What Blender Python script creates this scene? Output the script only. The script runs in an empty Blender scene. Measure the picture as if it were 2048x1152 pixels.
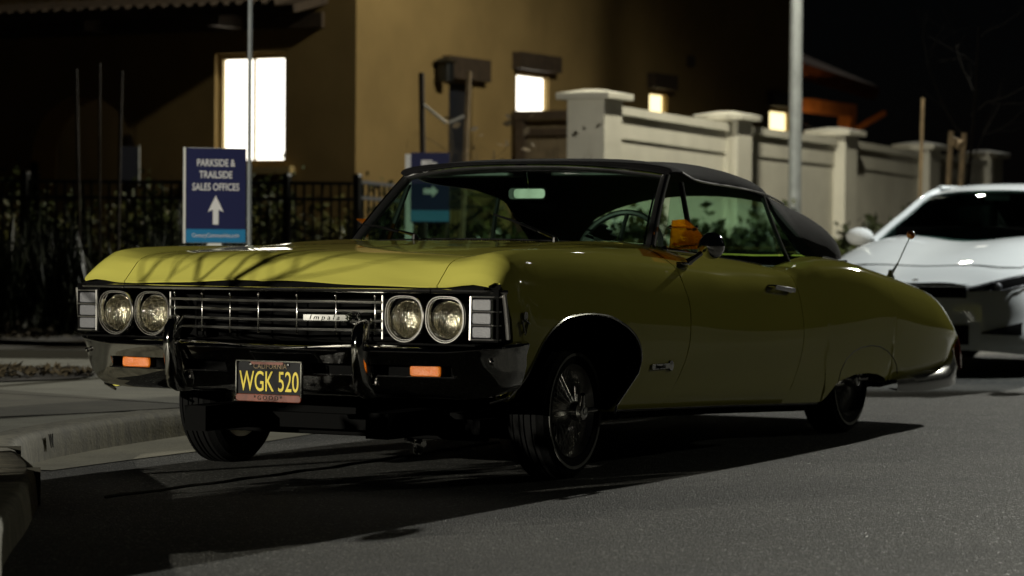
import bpy, bmesh, math, random
import numpy as np
from mathutils import Matrix, Vector

random.seed(7)
RNG = np.random.default_rng(11)
scene = bpy.context.scene
COL = scene.collection

# ------------------------------------------------------------------ camera
CAM = np.array([-8.6633, -5.6601, 0.9401])
YAW, PIT, ROL, FPX = math.radians(28.0), math.radians(-0.942), math.radians(0.413), 5341.4
_f = np.array([math.cos(YAW) * math.cos(PIT), math.sin(YAW) * math.cos(PIT), math.sin(PIT)])
_r = np.cross(_f, [0, 0, 1]); _r /= np.linalg.norm(_r)
_u = np.cross(_r, _f)
RGT = math.cos(ROL) * _r + math.sin(ROL) * _u
UPV = -math.sin(ROL) * _r + math.cos(ROL) * _u
cam_data = bpy.data.cameras.new('camera')
cam = bpy.data.objects.new('camera', cam_data)
COL.objects.link(cam)
m = Matrix.Identity(4)
for i in range(3):
    m[i][0], m[i][1], m[i][2], m[i][3] = RGT[i], UPV[i], -_f[i], CAM[i]
cam.matrix_world = m
cam_data.sensor_width = 36.0
cam_data.lens = 36.0 * FPX / 2048.0
cam_data.clip_start = 0.1
cam_data.clip_end = 2000.0
cam_data.dof.use_dof = True
cam_data.dof.focus_distance = 10.5
cam_data.dof.aperture_fstop = 3.5
scene.camera = cam

# ------------------------------------------------------------------ world
world = bpy.data.worlds.new('World')
scene.world = world
world.use_nodes = True
wt = world.node_tree
bg = wt.nodes['Background']
sky = wt.nodes.new('ShaderNodeTexSky')
sky.sky_type = 'NISHITA'
sky.sun_disc = False
SUN_ELEV, SUN_AZ = math.radians(16.5), math.atan2(0.085, 1.0)     # low moon down the street, a little to the kerb side
sky.sun_elevation = math.radians(-8.0)
sky.sun_rotation = math.pi / 2 - SUN_AZ
wmix = wt.nodes.new('ShaderNodeMix'); wmix.data_type = 'RGBA'; wmix.blend_type = 'ADD'
wmix.inputs[0].default_value = 1.0
wmix.inputs[7].default_value = (0.016, 0.019, 0.024, 1.0)      # town glow in the night sky
wt.links.new(sky.outputs[0], wmix.inputs[6])
wt.links.new(wmix.outputs[2], bg.inputs['Color'])
bg.inputs['Strength'].default_value = 0.05

# ------------------------------------------------------------------ moon (the one sun lamp)
sl = bpy.data.lights.new('moon', 'SUN')
sl.energy = 2.0
sl.angle = math.radians(0.5)
sl.color = (1.0, 0.98, 0.86)
so = bpy.data.objects.new('moon', sl)
COL.objects.link(so)
d = Vector((math.cos(SUN_AZ) * math.cos(SUN_ELEV), math.sin(SUN_AZ) * math.cos(SUN_ELEV), math.sin(SUN_ELEV)))
so.rotation_euler = d.to_track_quat('Z', 'Y').to_euler()
so.location = (30, 4, 20)

vs = scene.view_settings
scene.display_settings.display_device = 'sRGB'
vs.view_transform = 'Standard'
vs.look = 'None'
vs.exposure = -0.5
vs.gamma = 1.0
vs.use_curve_mapping = False
scene.cycles.max_bounces = 8
scene.cycles.transparent_max_bounces = 24
scene.cycles.sample_clamp_indirect = 4.0
scene.cycles.use_denoising = True
scene.cycles.caustics_reflective = False
scene.cycles.caustics_refractive = False

# ------------------------------------------------------------------ helpers
def ray(x, y):
    return _f + RGT * (x - 1024) / FPX - UPV * (y - 576) / FPX

def at(x, y, dist):
    return CAM + dist * ray(x, y)

def onp(x, y, ax, v):
    q = ray(x, y)
    return CAM + q * ((v - CAM[ax]) / q[ax])

class MB:
    """collects shapes and links them as one mesh object"""
    def __init__(s):
        s.v = []; s.f = []; s.mi = []
    def add(s, verts, faces, mi=0):
        o = len(s.v)
        s.v.extend([tuple(map(float, p)) for p in verts])
        for q in faces:
            s.f.append(tuple(o + i for i in q)); s.mi.append(mi)
        return s
    def box(s, c, size, rot=None, mi=0, taper=1.0):
        hx, hy, hz = [k / 2 for k in size]
        P = []
        for dz, t in ((-hz, 1.0), (hz, taper)):
            for dx, dy in ((-hx, -hy), (hx, -hy), (hx, hy), (-hx, hy)):
                p = Vector((dx * t, dy * t, dz))
                if rot is not None: p = rot @ p
                P.append((c[0] + p.x, c[1] + p.y, c[2] + p.z))
        return s.add(P, [(3, 2, 1, 0), (4, 5, 6, 7), (0, 1, 5, 4), (1, 2, 6, 5), (2, 3, 7, 6), (3, 0, 4, 7)], mi)
    def rbox(s, c, size, r=0.01, seg=3, axis=2, rot=None, mi=0):
        """box with rounded vertical edges about an axis"""
        a = [0, 1, 2]; a.remove(axis)
        hx, hy, hz = size[a[0]] / 2, size[a[1]] / 2, size[axis] / 2
        r = min(r, hx * .98, hy * .98)
        loop = []
        for cx, cy, a0 in ((hx - r, hy - r, 0), (-hx + r, hy - r, 90), (-hx + r, -hy + r, 180), (hx - r, -hy + r, 270)):
            for k in range(seg + 1):
                t = math.radians(a0 + 90 * k / seg)
                loop.append((cx + r * math.cos(t), cy + r * math.sin(t)))
        n = len(loop); P = []
        e = min(r * .35, hz * .4)
        for dz, k in ((-hz, .0), (-hz + e, 1), (hz - e, 1), (hz, .0)):
            for (px, py) in loop:
                q = [0, 0, 0]
                sx = (hx - e) / hx if k == 0 else 1; sy = (hy - e) / hy if k == 0 else 1
                q[a[0]] = px * sx; q[a[1]] = py * sy; q[axis] = dz
                v = Vector(q)
                if rot is not None: v = rot @ v
                P.append((c[0] + v.x, c[1] + v.y, c[2] + v.z))
        F = [tuple(range(n))[::-1], tuple(range(3 * n, 4 * n))]
        for j in range(3):
            for i in range(n):
                F.append((j * n + i, j * n + (i + 1) % n, (j + 1) * n + (i + 1) % n, (j + 1) * n + i))
        return s.add(P, F, mi)
    def tube(s, pts, r, n=8, closed=False, mi=0, squash=None):
        pts = [Vector(p) for p in pts]
        R = r if hasattr(r, '__len__') else [r] * len(pts)
        P = []; F = []
        m = len(pts)
        prev = None
        for i, p in enumerate(pts):
            if closed: t = pts[(i + 1) % m] - pts[i - 1]
            else: t = pts[min(i + 1, m - 1)] - pts[max(i - 1, 0)]
            t.normalize()
            if prev is None:
                ref = Vector((0, 0, 1)) if abs(t.z) < .9 else Vector((1, 0, 0))
                a = t.cross(ref).normalized()
            else:
                a = (prev - t * prev.dot(t)).normalized()
            b = t.cross(a)
            prev = a
            for k in range(n):
                w = 2 * math.pi * k / n
                q = p + (a * math.cos(w) + b * math.sin(w)) * R[i]
                P.append(q)
        for i in range(m if closed else m - 1):
            j = (i + 1) % m
            for k in range(n):
                F.append((i * n + k, i * n + (k + 1) % n, j * n + (k + 1) % n, j * n + k))
        if not closed:
            F.append(tuple(range(n))[::-1]); F.append(tuple(range((m - 1) * n, m * n)))
        return s.add(P, F, mi)
    def lathe(s, prof, c, axis='y', n=48, mi=0, closed=False, sc=(1, 1)):
        """prof: list of (radius, offset along axis)"""
        P = []; F = []
        for (r, h) in prof:
            for k in range(n):
                w = 2 * math.pi * k / n
                a, b = r * math.cos(w) * sc[0], r * math.sin(w) * sc[1]
                if axis == 'y': q = (c[0] + a, c[1] + h, c[2] + b)
                elif axis == 'x': q = (c[0] + h, c[1] + a, c[2] + b)
                else: q = (c[0] + a, c[1] + b, c[2] + h)
                P.append(q)
        mlen = len(prof)
        for i in range(mlen if closed else mlen - 1):
            j = (i + 1) % mlen
            for k in range(n):
                F.append((i * n + k, i * n + (k + 1) % n, j * n + (k + 1) % n, j * n + k))
        return s.add(P, F, mi)
    def grid(s, G, mi=0, flip=False, skip=None):
        G = np.asarray(G); a, b = G.shape[:2]
        F = []
        for i in range(a - 1):
            for j in range(b - 1):
                if skip is not None and skip(i, j): continue
                q = (i * b + j, i * b + j + 1, (i + 1) * b + j + 1, (i + 1) * b + j)
                F.append(q[::-1] if flip else q)
        return s.add(G.reshape(-1, 3), F, mi)
    def poly_prism(s, poly, z0, z1, mi=0):
        n = len(poly)
        P = [(p[0], p[1], z0) for p in poly] + [(p[0], p[1], z1) for p in poly]
        F = [tuple(range(n))[::-1], tuple(range(n, 2 * n))]
        for i in range(n):
            F.append((i, (i + 1) % n, n + (i + 1) % n, n + i))
        return s.add(P, F, mi)
    def sphere(s, c, r, n=16, mlat=10, sc=(1, 1, 1), mi=0):
        P = []; F = []
        for i in range(mlat + 1):
            th = math.pi * i / mlat
            for k in range(n):
                w = 2 * math.pi * k / n
                P.append((c[0] + r * sc[0] * math.sin(th) * math.cos(w), c[1] + r * sc[1] * math.sin(th) * math.sin(w), c[2] + r * sc[2] * math.cos(th)))
        for i in range(mlat):
            for k in range(n):
                F.append((i * n + k, (i + 1) * n + k, (i + 1) * n + (k + 1) % n, i * n + (k + 1) % n))
        return s.add(P, F, mi)
    def build(s, name, mats, parent=None, smooth=35, recalc=True, solid=0.0, bevel=0.0, merge=0.0):
        me = bpy.data.meshes.new(name)
        me.from_pydata(s.v, [], s.f)
        if not isinstance(mats, (list, tuple)): mats = [mats]
        for q in mats: me.materials.append(q)
        if len(mats) > 1:
            me.polygons.foreach_set('material_index', s.mi)
        if merge:
            b = bmesh.new(); b.from_mesh(me); bmesh.ops.remove_doubles(b, verts=b.verts, dist=merge); b.to_mesh(me); b.free()
        if recalc:
            b = bmesh.new(); b.from_mesh(me)
            bmesh.ops.remove_doubles(b, verts=b.verts, dist=1e-5)
            bmesh.ops.recalc_face_normals(b, faces=b.faces)
            b.to_mesh(me); b.free()
        if smooth:
            me.polygons.foreach_set('use_smooth', [True] * len(me.polygons))
            me.set_sharp_from_angle(angle=math.radians(smooth))
        me.update()
        o = bpy.data.objects.new(name, me)
        COL.objects.link(o)
        if parent is not None: adopt(o, parent)
        if solid:
            md = o.modifiers.new('thickness', 'SOLIDIFY'); md.thickness = abs(solid); md.offset = -1 if solid > 0 else 1
            if len(mats) == 2: md.material_offset = 1
            es = o.modifiers.new('crisp_edges', 'EDGE_SPLIT'); es.split_angle = math.radians(50)
        if bevel:
            md = o.modifiers.new('bevel', 'BEVEL'); md.width = bevel; md.segments = 2; md.limit_method = 'ANGLE'
        return o

ORIG = {}
def adopt(o, parent):
    """parent o keeping the coordinates it was built in (world)"""
    o.parent = parent
    base = ORIG.get(parent.name, Vector((0, 0, 0)))
    o.matrix_parent_inverse = Matrix.Translation(-base)
    ORIG[o.name] = Vector((0, 0, 0))

def thing(name, label, cat, loc, group=None):
    o = bpy.data.objects.new(name, None)
    o.empty_display_size = .2
    COL.objects.link(o)
    o.location = loc
    ORIG[o.name] = Vector(loc)
    o['label'] = label; o['category'] = cat
    if group: o['group'] = group
    return o

def tag(o, label, cat, group=None, kind=None):
    o['label'] = label; o['category'] = cat
    if group: o['group'] = group
    if kind: o['kind'] = kind
    return o

def struct(o):
    o['kind'] = 'structure'
    return o

def text_mb(txt, size, frame, depth=0.002, align='CENTER', extrude=0.0008, spacing=1.0, xs=1.0, bold=0.0, shear=0.0):
    """text as mesh; frame = (origin, right, up) -> MB"""
    cu = bpy.data.curves.new('lettering', 'FONT')
    cu.body = txt; cu.size = size; cu.align_x = align; cu.align_y = 'CENTER'
    cu.extrude = extrude; cu.space_character = spacing; cu.offset = bold; cu.shear = shear
    cu.resolution_u = 4
    o = bpy.data.objects.new('lettering', cu)
    COL.objects.link(o)
    dg = bpy.context.evaluated_depsgraph_get()
    me = bpy.data.meshes.new_from_object(o.evaluated_get(dg))
    O, R, U = [Vector(q) for q in frame]
    N = R.cross(U).normalized()
    V = [tuple(O + R * (v.co.x * xs) + U * v.co.y + N * (v.co.z + depth)) for v in me.vertices]
    F = [tuple(p.vertices) for p in me.polygons]
    bpy.data.objects.remove(o); bpy.data.meshes.remove(me)
    mb = MB(); mb.add(V, F)
    return mb

def pchip(xs, ys):
    x = np.asarray(xs, float); y = np.asarray(ys, float)
    h = np.diff(x); dl = np.diff(y) / h
    n = len(x); t = np.zeros(n)
    for i in range(1, n - 1):
        if dl[i - 1] * dl[i] > 0:
            w1 = 2 * h[i] + h[i - 1]; w2 = h[i] + 2 * h[i - 1]
            t[i] = (w1 + w2) / (w1 / dl[i - 1] + w2 / dl[i])
    t[0] = dl[0]; t[-1] = dl[-1]
    def ev(q):
        q = np.atleast_1d(np.asarray(q, float))
        i = np.clip(np.searchsorted(x, q) - 1, 0, n - 2)
        u = np.clip((q - x[i]) / h[i], 0, 1)
        return (y[i] * (1 + 2 * u) * (1 - u) ** 2 + t[i] * h[i] * u * (1 - u) ** 2 + y[i + 1] * u * u * (3 - 2 * u) + t[i + 1] * h[i] * u * u * (u - 1))
    return ev

class Loft:
    """half-body surface: control curves along X, splined across"""
    def __init__(s, ycurves, zcurves):
        s.y = [pchip(*zip(*c)) if hasattr(c, '__len__') else (lambda q, c=c: np.full(np.atleast_1d(q).shape, float(c))) for c in ycurves]
        s.z = [pchip(*zip(*c)) if hasattr(c, '__len__') else (lambda q, c=c: np.full(np.atleast_1d(q).shape, float(c))) for c in zcurves]
        s.n = len(s.y)
        s.cache = {}
    def sec(s, X):
        k = round(float(X), 5)
        if k not in s.cache:
            P = np.array([[s.y[i](X)[0], s.z[i](X)[0]] for i in range(s.n)])
            L = np.maximum(np.linalg.norm(np.diff(P, axis=0), axis=1), 1e-4)
            T = np.zeros_like(P)
            for i in range(1, s.n - 1):
                a, b = L[i - 1], L[i]
                T[i] = (b * (P[i] - P[i - 1]) / a + a * (P[i + 1] - P[i]) / b) / (a + b)
            T[0] = (P[1] - P[0]) / L[0]; T[-1] = np.array([-1, 0]) * np.linalg.norm(T[-2])
            s.cache[k] = (P, L, T)
        return s.cache[k]
    def at(s, X, t):
        P, L, T = s.sec(X)
        i = int(min(max(math.floor(t), 0), s.n - 2)); u = t - i
        h = L[i]
        q = P[i] * (1 + 2 * u) * (1 - u) ** 2 + T[i] * h * u * (1 - u) ** 2 + P[i + 1] * u * u * (3 - 2 * u) + T[i + 1] * h * u * u * (u - 1)
        return float(q[0]), float(q[1])
    def tz(s, X, z, tmax=6.0):
        ts = np.linspace(0, tmax, 121)
        zz = np.array([s.at(X, t)[1] for t in ts])
        zz = np.maximum.accumulate(zz)
        return float(np.interp(z, zz, ts))

# ------------------------------------------------------------------ materials
def new_mat(name):
    mt = bpy.data.materials.new(name); mt.use_nodes = True
    nt = mt.node_tree
    return mt, nt, nt.nodes['Principled BSDF'], nt.nodes, nt.links

def setp(p, **kw):
    for k, v in kw.items():
        p.inputs[k.replace('_', ' ')].default_value = v

def plain(name, col, rough=0.5, metal=0.0, coat=0.0, spec=0.5, noise=0.0, nscale=8.0, bump=0.0, bscale=40.0, rvar=0.0):
    mt, nt, p, N, L = new_mat(name)
    setp(p, Base_Color=(*col, 1), Roughness=rough, Metallic=metal)
    p.inputs['Specular IOR Level'].default_value = spec
    p.inputs['Coat Weight'].default_value = coat
    p.inputs['Coat Roughness'].default_value = 0.05
    tc = N.new('ShaderNodeTexCoord')
    if noise or rvar:
        nz = N.new('ShaderNodeTexNoise'); nz.inputs['Scale'].default_value = nscale; nz.inputs['Detail'].default_value = 6
        L.new(tc.outputs['Object'], nz.inputs['Vector'])
        if noise:
            rp = N.new('ShaderNodeValToRGB')
            rp.color_ramp.elements[0].position = .3; rp.color_ramp.elements[1].position = .7
            rp.color_ramp.elements[0].color = (*[c * (1 - noise) for c in col], 1)
            rp.color_ramp.elements[1].color = (*[min(1, c * (1 + noise)) for c in col], 1)
            L.new(nz.outputs['Fac'], rp.inputs['Fac']); L.new(rp.outputs['Color'], p.inputs['Base Color'])
        if rvar:
            mr = N.new('ShaderNodeMapRange'); mr.inputs['To Min'].default_value = max(0, rough - rvar); mr.inputs['To Max'].default_value = rough + rvar
            L.new(nz.outputs['Fac'], mr.inputs['Value']); L.new(mr.outputs['Result'], p.inputs['Roughness'])
    if bump:
        nb = N.new('ShaderNodeTexNoise'); nb.inputs['Scale'].default_value = bscale; nb.inputs['Detail'].default_value = 5
        L.new(tc.outputs['Object'], nb.inputs['Vector'])
        bp = N.new('ShaderNodeBump'); bp.inputs['Strength'].default_value = bump; bp.inputs['Distance'].default_value = .01
        L.new(nb.outputs['Fac'], bp.inputs['Height']); L.new(bp.outputs['Normal'], p.inputs['Normal'])
    return mt

def emit(name, col, strength):
    mt, nt, p, N, L = new_mat(name)
    setp(p, Base_Color=(.02, .02, .02, 1), Emission_Color=(*col, 1), Emission_Strength=strength)
    return mt

def glass(name, tint, gloss=0.08, rough=0.0):
    """thin pane: clear tint plus a fresnel reflection"""
    mt, nt, p, N, L = new_mat(name)
    out = N['Material Output']
    tr = N.new('ShaderNodeBsdfTransparent'); tr.inputs['Color'].default_value = (*tint, 1)
    gl = N.new('ShaderNodeBsdfGlossy'); gl.inputs['Roughness'].default_value = rough
    lw = N.new('ShaderNodeLayerWeight'); lw.inputs['Blend'].default_value = .5
    pw = N.new('ShaderNodeMath'); pw.operation = 'POWER'; pw.inputs[1].default_value = 5
    ma = N.new('ShaderNodeMath'); ma.operation = 'MULTIPLY_ADD'; ma.inputs[1].default_value = .92; ma.inputs[2].default_value = .05
    L.new(lw.outputs['Facing'], pw.inputs[0]); L.new(pw.outputs[0], ma.inputs[0])
    mx = N.new('ShaderNodeMixShader')
    L.new(ma.outputs[0], mx.inputs[0]); L.new(tr.outputs[0], mx.inputs[1]); L.new(gl.outputs[0], mx.inputs[2])
    L.new(mx.outputs[0], out.inputs['Surface'])
    N.remove(p)
    return mt

def asphalt_mat():
    mt, nt, p, N, L = new_mat('asphalt')
    tc = N.new('ShaderNodeTexCoord')
    big = N.new('ShaderNodeTexNoise'); big.inputs['Scale'].default_value = 0.7; big.inputs['Detail'].default_value = 4
    fine = N.new('ShaderNodeTexVoronoi'); fine.inputs['Scale'].default_value = 125
    grit = N.new('ShaderNodeTexNoise'); grit.inputs['Scale'].default_value = 160; grit.inputs['Detail'].default_value = 3
    for q in (big, fine, grit): L.new(tc.outputs['Object'], q.inputs['Vector'])
    r1 = N.new('ShaderNodeValToRGB')
    r1.color_ramp.elements[0].position = .3; r1.color_ramp.elements[0].color = (.028, .028, .0245, 1)
    r1.color_ramp.elements[1].position = .75; r1.color_ramp.elements[1].color = (.045, .0445, .039, 1)
    L.new(big.outputs['Fac'], r1.inputs['Fac'])
    r2 = N.new('ShaderNodeValToRGB')        # stone to stone variation
    e = r2.color_ramp.elements
    e[0].position = 0.0; e[0].color = (.25, .25, .25, 1)
    e[1].position = 1.0; e[1].color = (1.5, 1.5, 1.46, 1)
    q = e.new(.5); q.color = (.85, .85, .85, 1)
    q = e.new(.86); q.color = (1.2, 1.2, 1.2, 1)
    L.new(fine.outputs['Color'], r2.inputs['Fac'])
    r3 = N.new('ShaderNodeValToRGB')
    r3.color_ramp.elements[0].position = .35; r3.color_ramp.elements[0].color = (.55, .55, .55, 1)
    r3.color_ramp.elements[1].position = .65; r3.color_ramp.elements[1].color = (1.35, 1.35, 1.35, 1)
    L.new(grit.outputs['Fac'], r3.inputs['Fac'])
    m1 = N.new('ShaderNodeMix'); m1.data_type = 'RGBA'; m1.blend_type = 'MULTIPLY'; m1.inputs[0].default_value = 1
    m2 = N.new('ShaderNodeMix'); m2.data_type = 'RGBA'; m2.blend_type = 'MULTIPLY'; m2.inputs[0].default_value = 1
    L.new(r1.outputs[0], m1.inputs[6]); L.new(r2.outputs[0], m1.inputs[7])
    L.new(m1.outputs[2], m2.inputs[6]); L.new(r3.outputs[0], m2.inputs[7])
    v3 = N.new('ShaderNodeTexVoronoi'); v3.inputs['Scale'].default_value = 150
    L.new(tc.outputs['Object'], v3.inputs['Vector'])
    s3 = N.new('ShaderNodeSeparateColor'); L.new(v3.outputs['Color'], s3.inputs[0])
    g3 = N.new('ShaderNodeMath'); g3.operation = 'GREATER_THAN'; g3.inputs[1].default_value = .955
    L.new(s3.outputs[1], g3.inputs[0])
    m3 = N.new('ShaderNodeMix'); m3.data_type = 'RGBA'; m3.inputs[7].default_value = (.22, .22, .205, 1)
    L.new(g3.outputs[0], m3.inputs[0]); L.new(m2.outputs[2], m3.inputs[6])
    st = N.new('ShaderNodeTexNoise'); st.inputs['Scale'].default_value = 1.9; st.inputs['Detail'].default_value = 7; st.inputs['Roughness'].default_value = .7
    L.new(tc.outputs['Object'], st.inputs['Vector'])
    r4 = N.new('ShaderNodeValToRGB')
    r4.color_ramp.elements[0].position = .34; r4.color_ramp.elements[0].color = (.50, .50, .48, 1)
    r4.color_ramp.elements[1].position = .56; r4.color_ramp.elements[1].color = (1.12, 1.12, 1.1, 1)
    L.new(st.outputs['Fac'], r4.inputs['Fac'])
    m4 = N.new('ShaderNodeMix'); m4.data_type = 'RGBA'; m4.blend_type = 'MULTIPLY'; m4.inputs[0].default_value = 1
    L.new(m3.outputs[2], m4.inputs[6]); L.new(r4.outputs[0], m4.inputs[7])
    L.new(m4.outputs[2], p.inputs['Base Color'])
    # a few polished stones
    v2 = N.new('ShaderNodeTexVoronoi'); v2.inputs['Scale'].default_value = 100
    L.new(tc.outputs['Object'], v2.inputs['Vector'])
    sp = N.new('ShaderNodeSeparateColor'); L.new(v2.outputs['Color'], sp.inputs[0])
    rr = N.new('ShaderNodeMapRange'); rr.inputs['From Min'].default_value = .93; rr.inputs['From Max'].default_value = 1.0
    rr.inputs['To Min'].default_value = .78; rr.inputs['To Max'].default_value = .3
    L.new(sp.outputs[0], rr.inputs['Value']); L.new(rr.outputs[0], p.inputs['Roughness'])
    ad = N.new('ShaderNodeMath'); ad.operation = 'ADD'
    L.new(fine.outputs['Distance'], ad.inputs[0]); L.new(grit.outputs['Fac'], ad.inputs[1])
    bp = N.new('ShaderNodeBump'); bp.inputs['Strength'].default_value = .8; bp.inputs['Distance'].default_value = .006
    L.new(ad.outputs[0], bp.inputs['Height']); L.new(bp.outputs[0], p.inputs['Normal'])
    return mt

def concrete_mat(name, col, stain=.35, scale=3.0, streak=False):
    mt, nt, p, N, L = new_mat(name)
    tc = N.new('ShaderNodeTexCoord')
    mp = N.new('ShaderNodeMapping'); L.new(tc.outputs['Object'], mp.inputs['Vector'])
    if streak: mp.inputs['Scale'].default_value = (3.5, 3.5, .7)
    a = N.new('ShaderNodeTexNoise'); a.inputs['Scale'].default_value = scale; a.inputs['Detail'].default_value = 8; a.inputs['Roughness'].default_value = .65
    b = N.new('ShaderNodeTexNoise'); b.inputs['Scale'].default_value = 70; b.inputs['Detail'].default_value = 4
    L.new(mp.outputs[0], a.inputs['Vector']); L.new(tc.outputs['Object'], b.inputs['Vector'])
    r = N.new('ShaderNodeValToRGB')
    r.color_ramp.elements[0].position = .32; r.color_ramp.elements[0].color = (*[c * (1 - stain) for c in col], 1)
    r.color_ramp.elements[1].position = .66; r.color_ramp.elements[1].color = (*col, 1)
    L.new(a.outputs['Fac'], r.inputs['Fac'])
    r2 = N.new('ShaderNodeMapRange'); r2.inputs['To Min'].default_value = .6; r2.inputs['To Max'].default_value = 1.35
    L.new(b.outputs['Fac'], r2.inputs['Value'])
    mx = N.new('ShaderNodeMix'); mx.data_type = 'RGBA'; mx.blend_type = 'MULTIPLY'; mx.inputs[0].default_value = 1
    L.new(r.outputs[0], mx.inputs[6]); L.new(r2.outputs[0], mx.inputs[7])
    L.new(mx.outputs[2], p.inputs['Base Color'])
    p.inputs['Roughness'].default_value = .85
    bp = N.new('ShaderNodeBump'); bp.inputs['Strength'].default_value = .35; bp.inputs['Distance'].default_value = .006
    L.new(b.outputs['Fac'], bp.inputs['Height']); L.new(bp.outputs[0], p.inputs['Normal'])
    return mt

def paint_mat(name, col, rough=.45):
    mt, nt, p, N, L = new_mat(name)
    setp(p, Base_Color=(*col, 1), Roughness=rough)
    p.inputs['Coat Weight'].default_value = .9
    p.inputs['Coat Roughness'].default_value = .03
    p.inputs['Specular IOR Level'].default_value = .0
    tc = N.new('ShaderNodeTexCoord')
    a = N.new('ShaderNodeTexNoise'); a.inputs['Scale'].default_value = 1.7; a.inputs['Detail'].default_value = 5
    L.new(tc.outputs['Object'], a.inputs['Vector'])
    mr = N.new('ShaderNodeMapRange'); mr.inputs['To Min'].default_value = .9; mr.inputs['To Max'].default_value = 1.08
    L.new(a.outputs['Fac'], mr.inputs['Value'])
    mx = N.new('ShaderNodeMix'); mx.data_type = 'RGBA'; mx.blend_type = 'MULTIPLY'; mx.inputs[0].default_value = 1
    mx.inputs[6].default_value = (*col, 1)
    L.new(mr.outputs[0], mx.inputs[7]); L.new(mx.outputs[2], p.inputs['Base Color'])
    b = N.new('ShaderNodeTexNoise'); b.inputs['Scale'].default_value = 260; b.inputs['Detail'].default_value = 2
    L.new(tc.outputs['Object'], b.inputs['Vector'])
    bp = N.new('ShaderNodeBump'); bp.inputs['Strength'].default_value = .015; bp.inputs['Distance'].default_value = .001
    L.new(b.outputs['Fac'], bp.inputs['Height']); L.new(bp.outputs[0], p.inputs['Coat Normal'])
    return mt

def leaf_mat(name, c0, c1):
    mt, nt, p, N, L = new_mat(name)
    tc = N.new('ShaderNodeTexCoord')
    a = N.new('ShaderNodeTexNoise'); a.inputs['Scale'].default_value = 6; a.inputs['Detail'].default_value = 5
    L.new(tc.outputs['Object'], a.inputs['Vector'])
    r = N.new('ShaderNodeValToRGB')
    r.color_ramp.elements[0].position = .35; r.color_ramp.elements[0].color = (*c0, 1)
    r.color_ramp.elements[1].position = .68; r.color_ramp.elements[1].color = (*c1, 1)
    L.new(a.outputs['Fac'], r.inputs['Fac']); L.new(r.outputs[0], p.inputs['Base Color'])
    p.inputs['Roughness'].default_value = .55
    return mt

M = {}
M['paint'] = paint_mat('yellow_paint', (.56, .525, .108))
M['white_paint'] = paint_mat('white_car_paint', (.72, .74, .74), .35)
M['chrome'] = plain('chrome', (.78, .77, .75), rough=.05, metal=1, rvar=.03, nscale=5)
M['dark_chrome'] = plain('darkened_chrome', (.30, .30, .28), rough=.22, metal=1, rvar=.06, nscale=9)  # base colour darkened to hold down the rear bumper's bright road reflection
M['bright_trim'] = plain('bright_trim', (.86, .84, .80), rough=.30, metal=1, rvar=.05, nscale=6)
M['dull_chrome'] = plain('weathered_chrome', (.62, .61, .58), rough=.16, metal=1, rvar=.06, nscale=9)
M['black'] = plain('black_trim', (.012, .012, .012), rough=.45)
M['dark'] = plain('dark_underbody', (.004, .004, .004), rough=.9, spec=.05)
M['rubber'] = plain('tyre_rubber', (.006, .006, .006), rough=.85, spec=.08, bump=.2, bscale=90)
M['whitewall'] = plain('whitewall_rubber', (.20, .20, .18), rough=.7, spec=.2, noise=.25, nscale=30)
M['fabric'] = plain('black_canvas', (.0075, .0072, .008), rough=.95, spec=.12, noise=.3, nscale=14, bump=.3, bscale=260)
M['vinyl'] = plain('interior_vinyl', (.02, .02, .019), rough=.5)
M['screen'] = glass('windscreen_glass', (.62, .82, .70))
M['side_glass'] = glass('side_glass', (.66, .86, .74))
M['amber'] = glass('amber_acrylic', (.95, .55, .06))
_nt = M['amber'].node_tree; _o = _nt.nodes['Material Output']; _prev = _o.inputs['Surface'].links[0].from_socket
_tl = _nt.nodes.new('ShaderNodeBsdfTranslucent'); _tl.inputs['Color'].default_value = (.9, .42, .03, 1)
_mx = _nt.nodes.new('ShaderNodeMixShader'); _mx.inputs[0].default_value = .16
_nt.links.new(_prev, _mx.inputs[1]); _nt.links.new(_tl.outputs[0], _mx.inputs[2]); _nt.links.new(_mx.outputs[0], _o.inputs['Surface'])
M['amber_lens'] = plain('amber_lens', (.62, .145, .006), rough=.18, coat=.6, bump=.35, bscale=160)
M['white_lens'] = plain('white_lens', (.10, .10, .11), rough=.4, coat=.5, bump=.2, bscale=220)
M['red_lens'] = plain('red_lens', (.25, .01, .01), rough=.2, coat=.6)
M['asphalt'] = asphalt_mat()
M['concrete'] = concrete_mat('concrete_path', (.33, .322, .26))
M['kerb'] = concrete_mat('kerb_concrete', (.27, .25, .18), stain=.6, scale=5, streak=True)
M['gutter'] = concrete_mat('gutter_concrete', (.37, .345, .25), stain=.4)
M['groove'] = plain('joint_dirt', (.03, .028, .02), rough=.9)
M['soil'] = plain('mulch_soil', (.035, .026, .016), rough=.95, noise=.5, nscale=20, bump=.8, bscale=50)
M['litter'] = plain('leaf_litter', (.09, .07, .04), rough=.8, noise=.6, nscale=40)
M['stucco'] = plain('tan_stucco', (.255, .178, .074), rough=.95, spec=.1, noise=.12, nscale=1.5, bump=.5, bscale=60)
M['trim'] = plain('window_trim', (.40, .30, .13), rough=.7)
M['brown_wood'] = plain('dark_brown_timber', (.045, .03, .018), rough=.7, noise=.3, nscale=9)
M['window_glow'] = emit('lit_window', (1.0, .94, .80), 4.6)
M['warm_glow'] = emit('lit_window_warm', (1.0, .82, .42), 3.0)
M['wall_white'] = plain('painted_wall', (.64, .62, .53), rough=.85, noise=.08, nscale=2.5, bump=.25, bscale=50)
M['iron'] = plain('black_iron', (.008, .009, .009), rough=.45)
M['steel'] = plain('galvanised_steel', (.34, .37, .38), rough=.55, metal=.3, noise=.15, nscale=6)
M['fence_wood'] = plain('weathered_boards', (.13, .10, .06), rough=.85, noise=.35, nscale=7)
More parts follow.
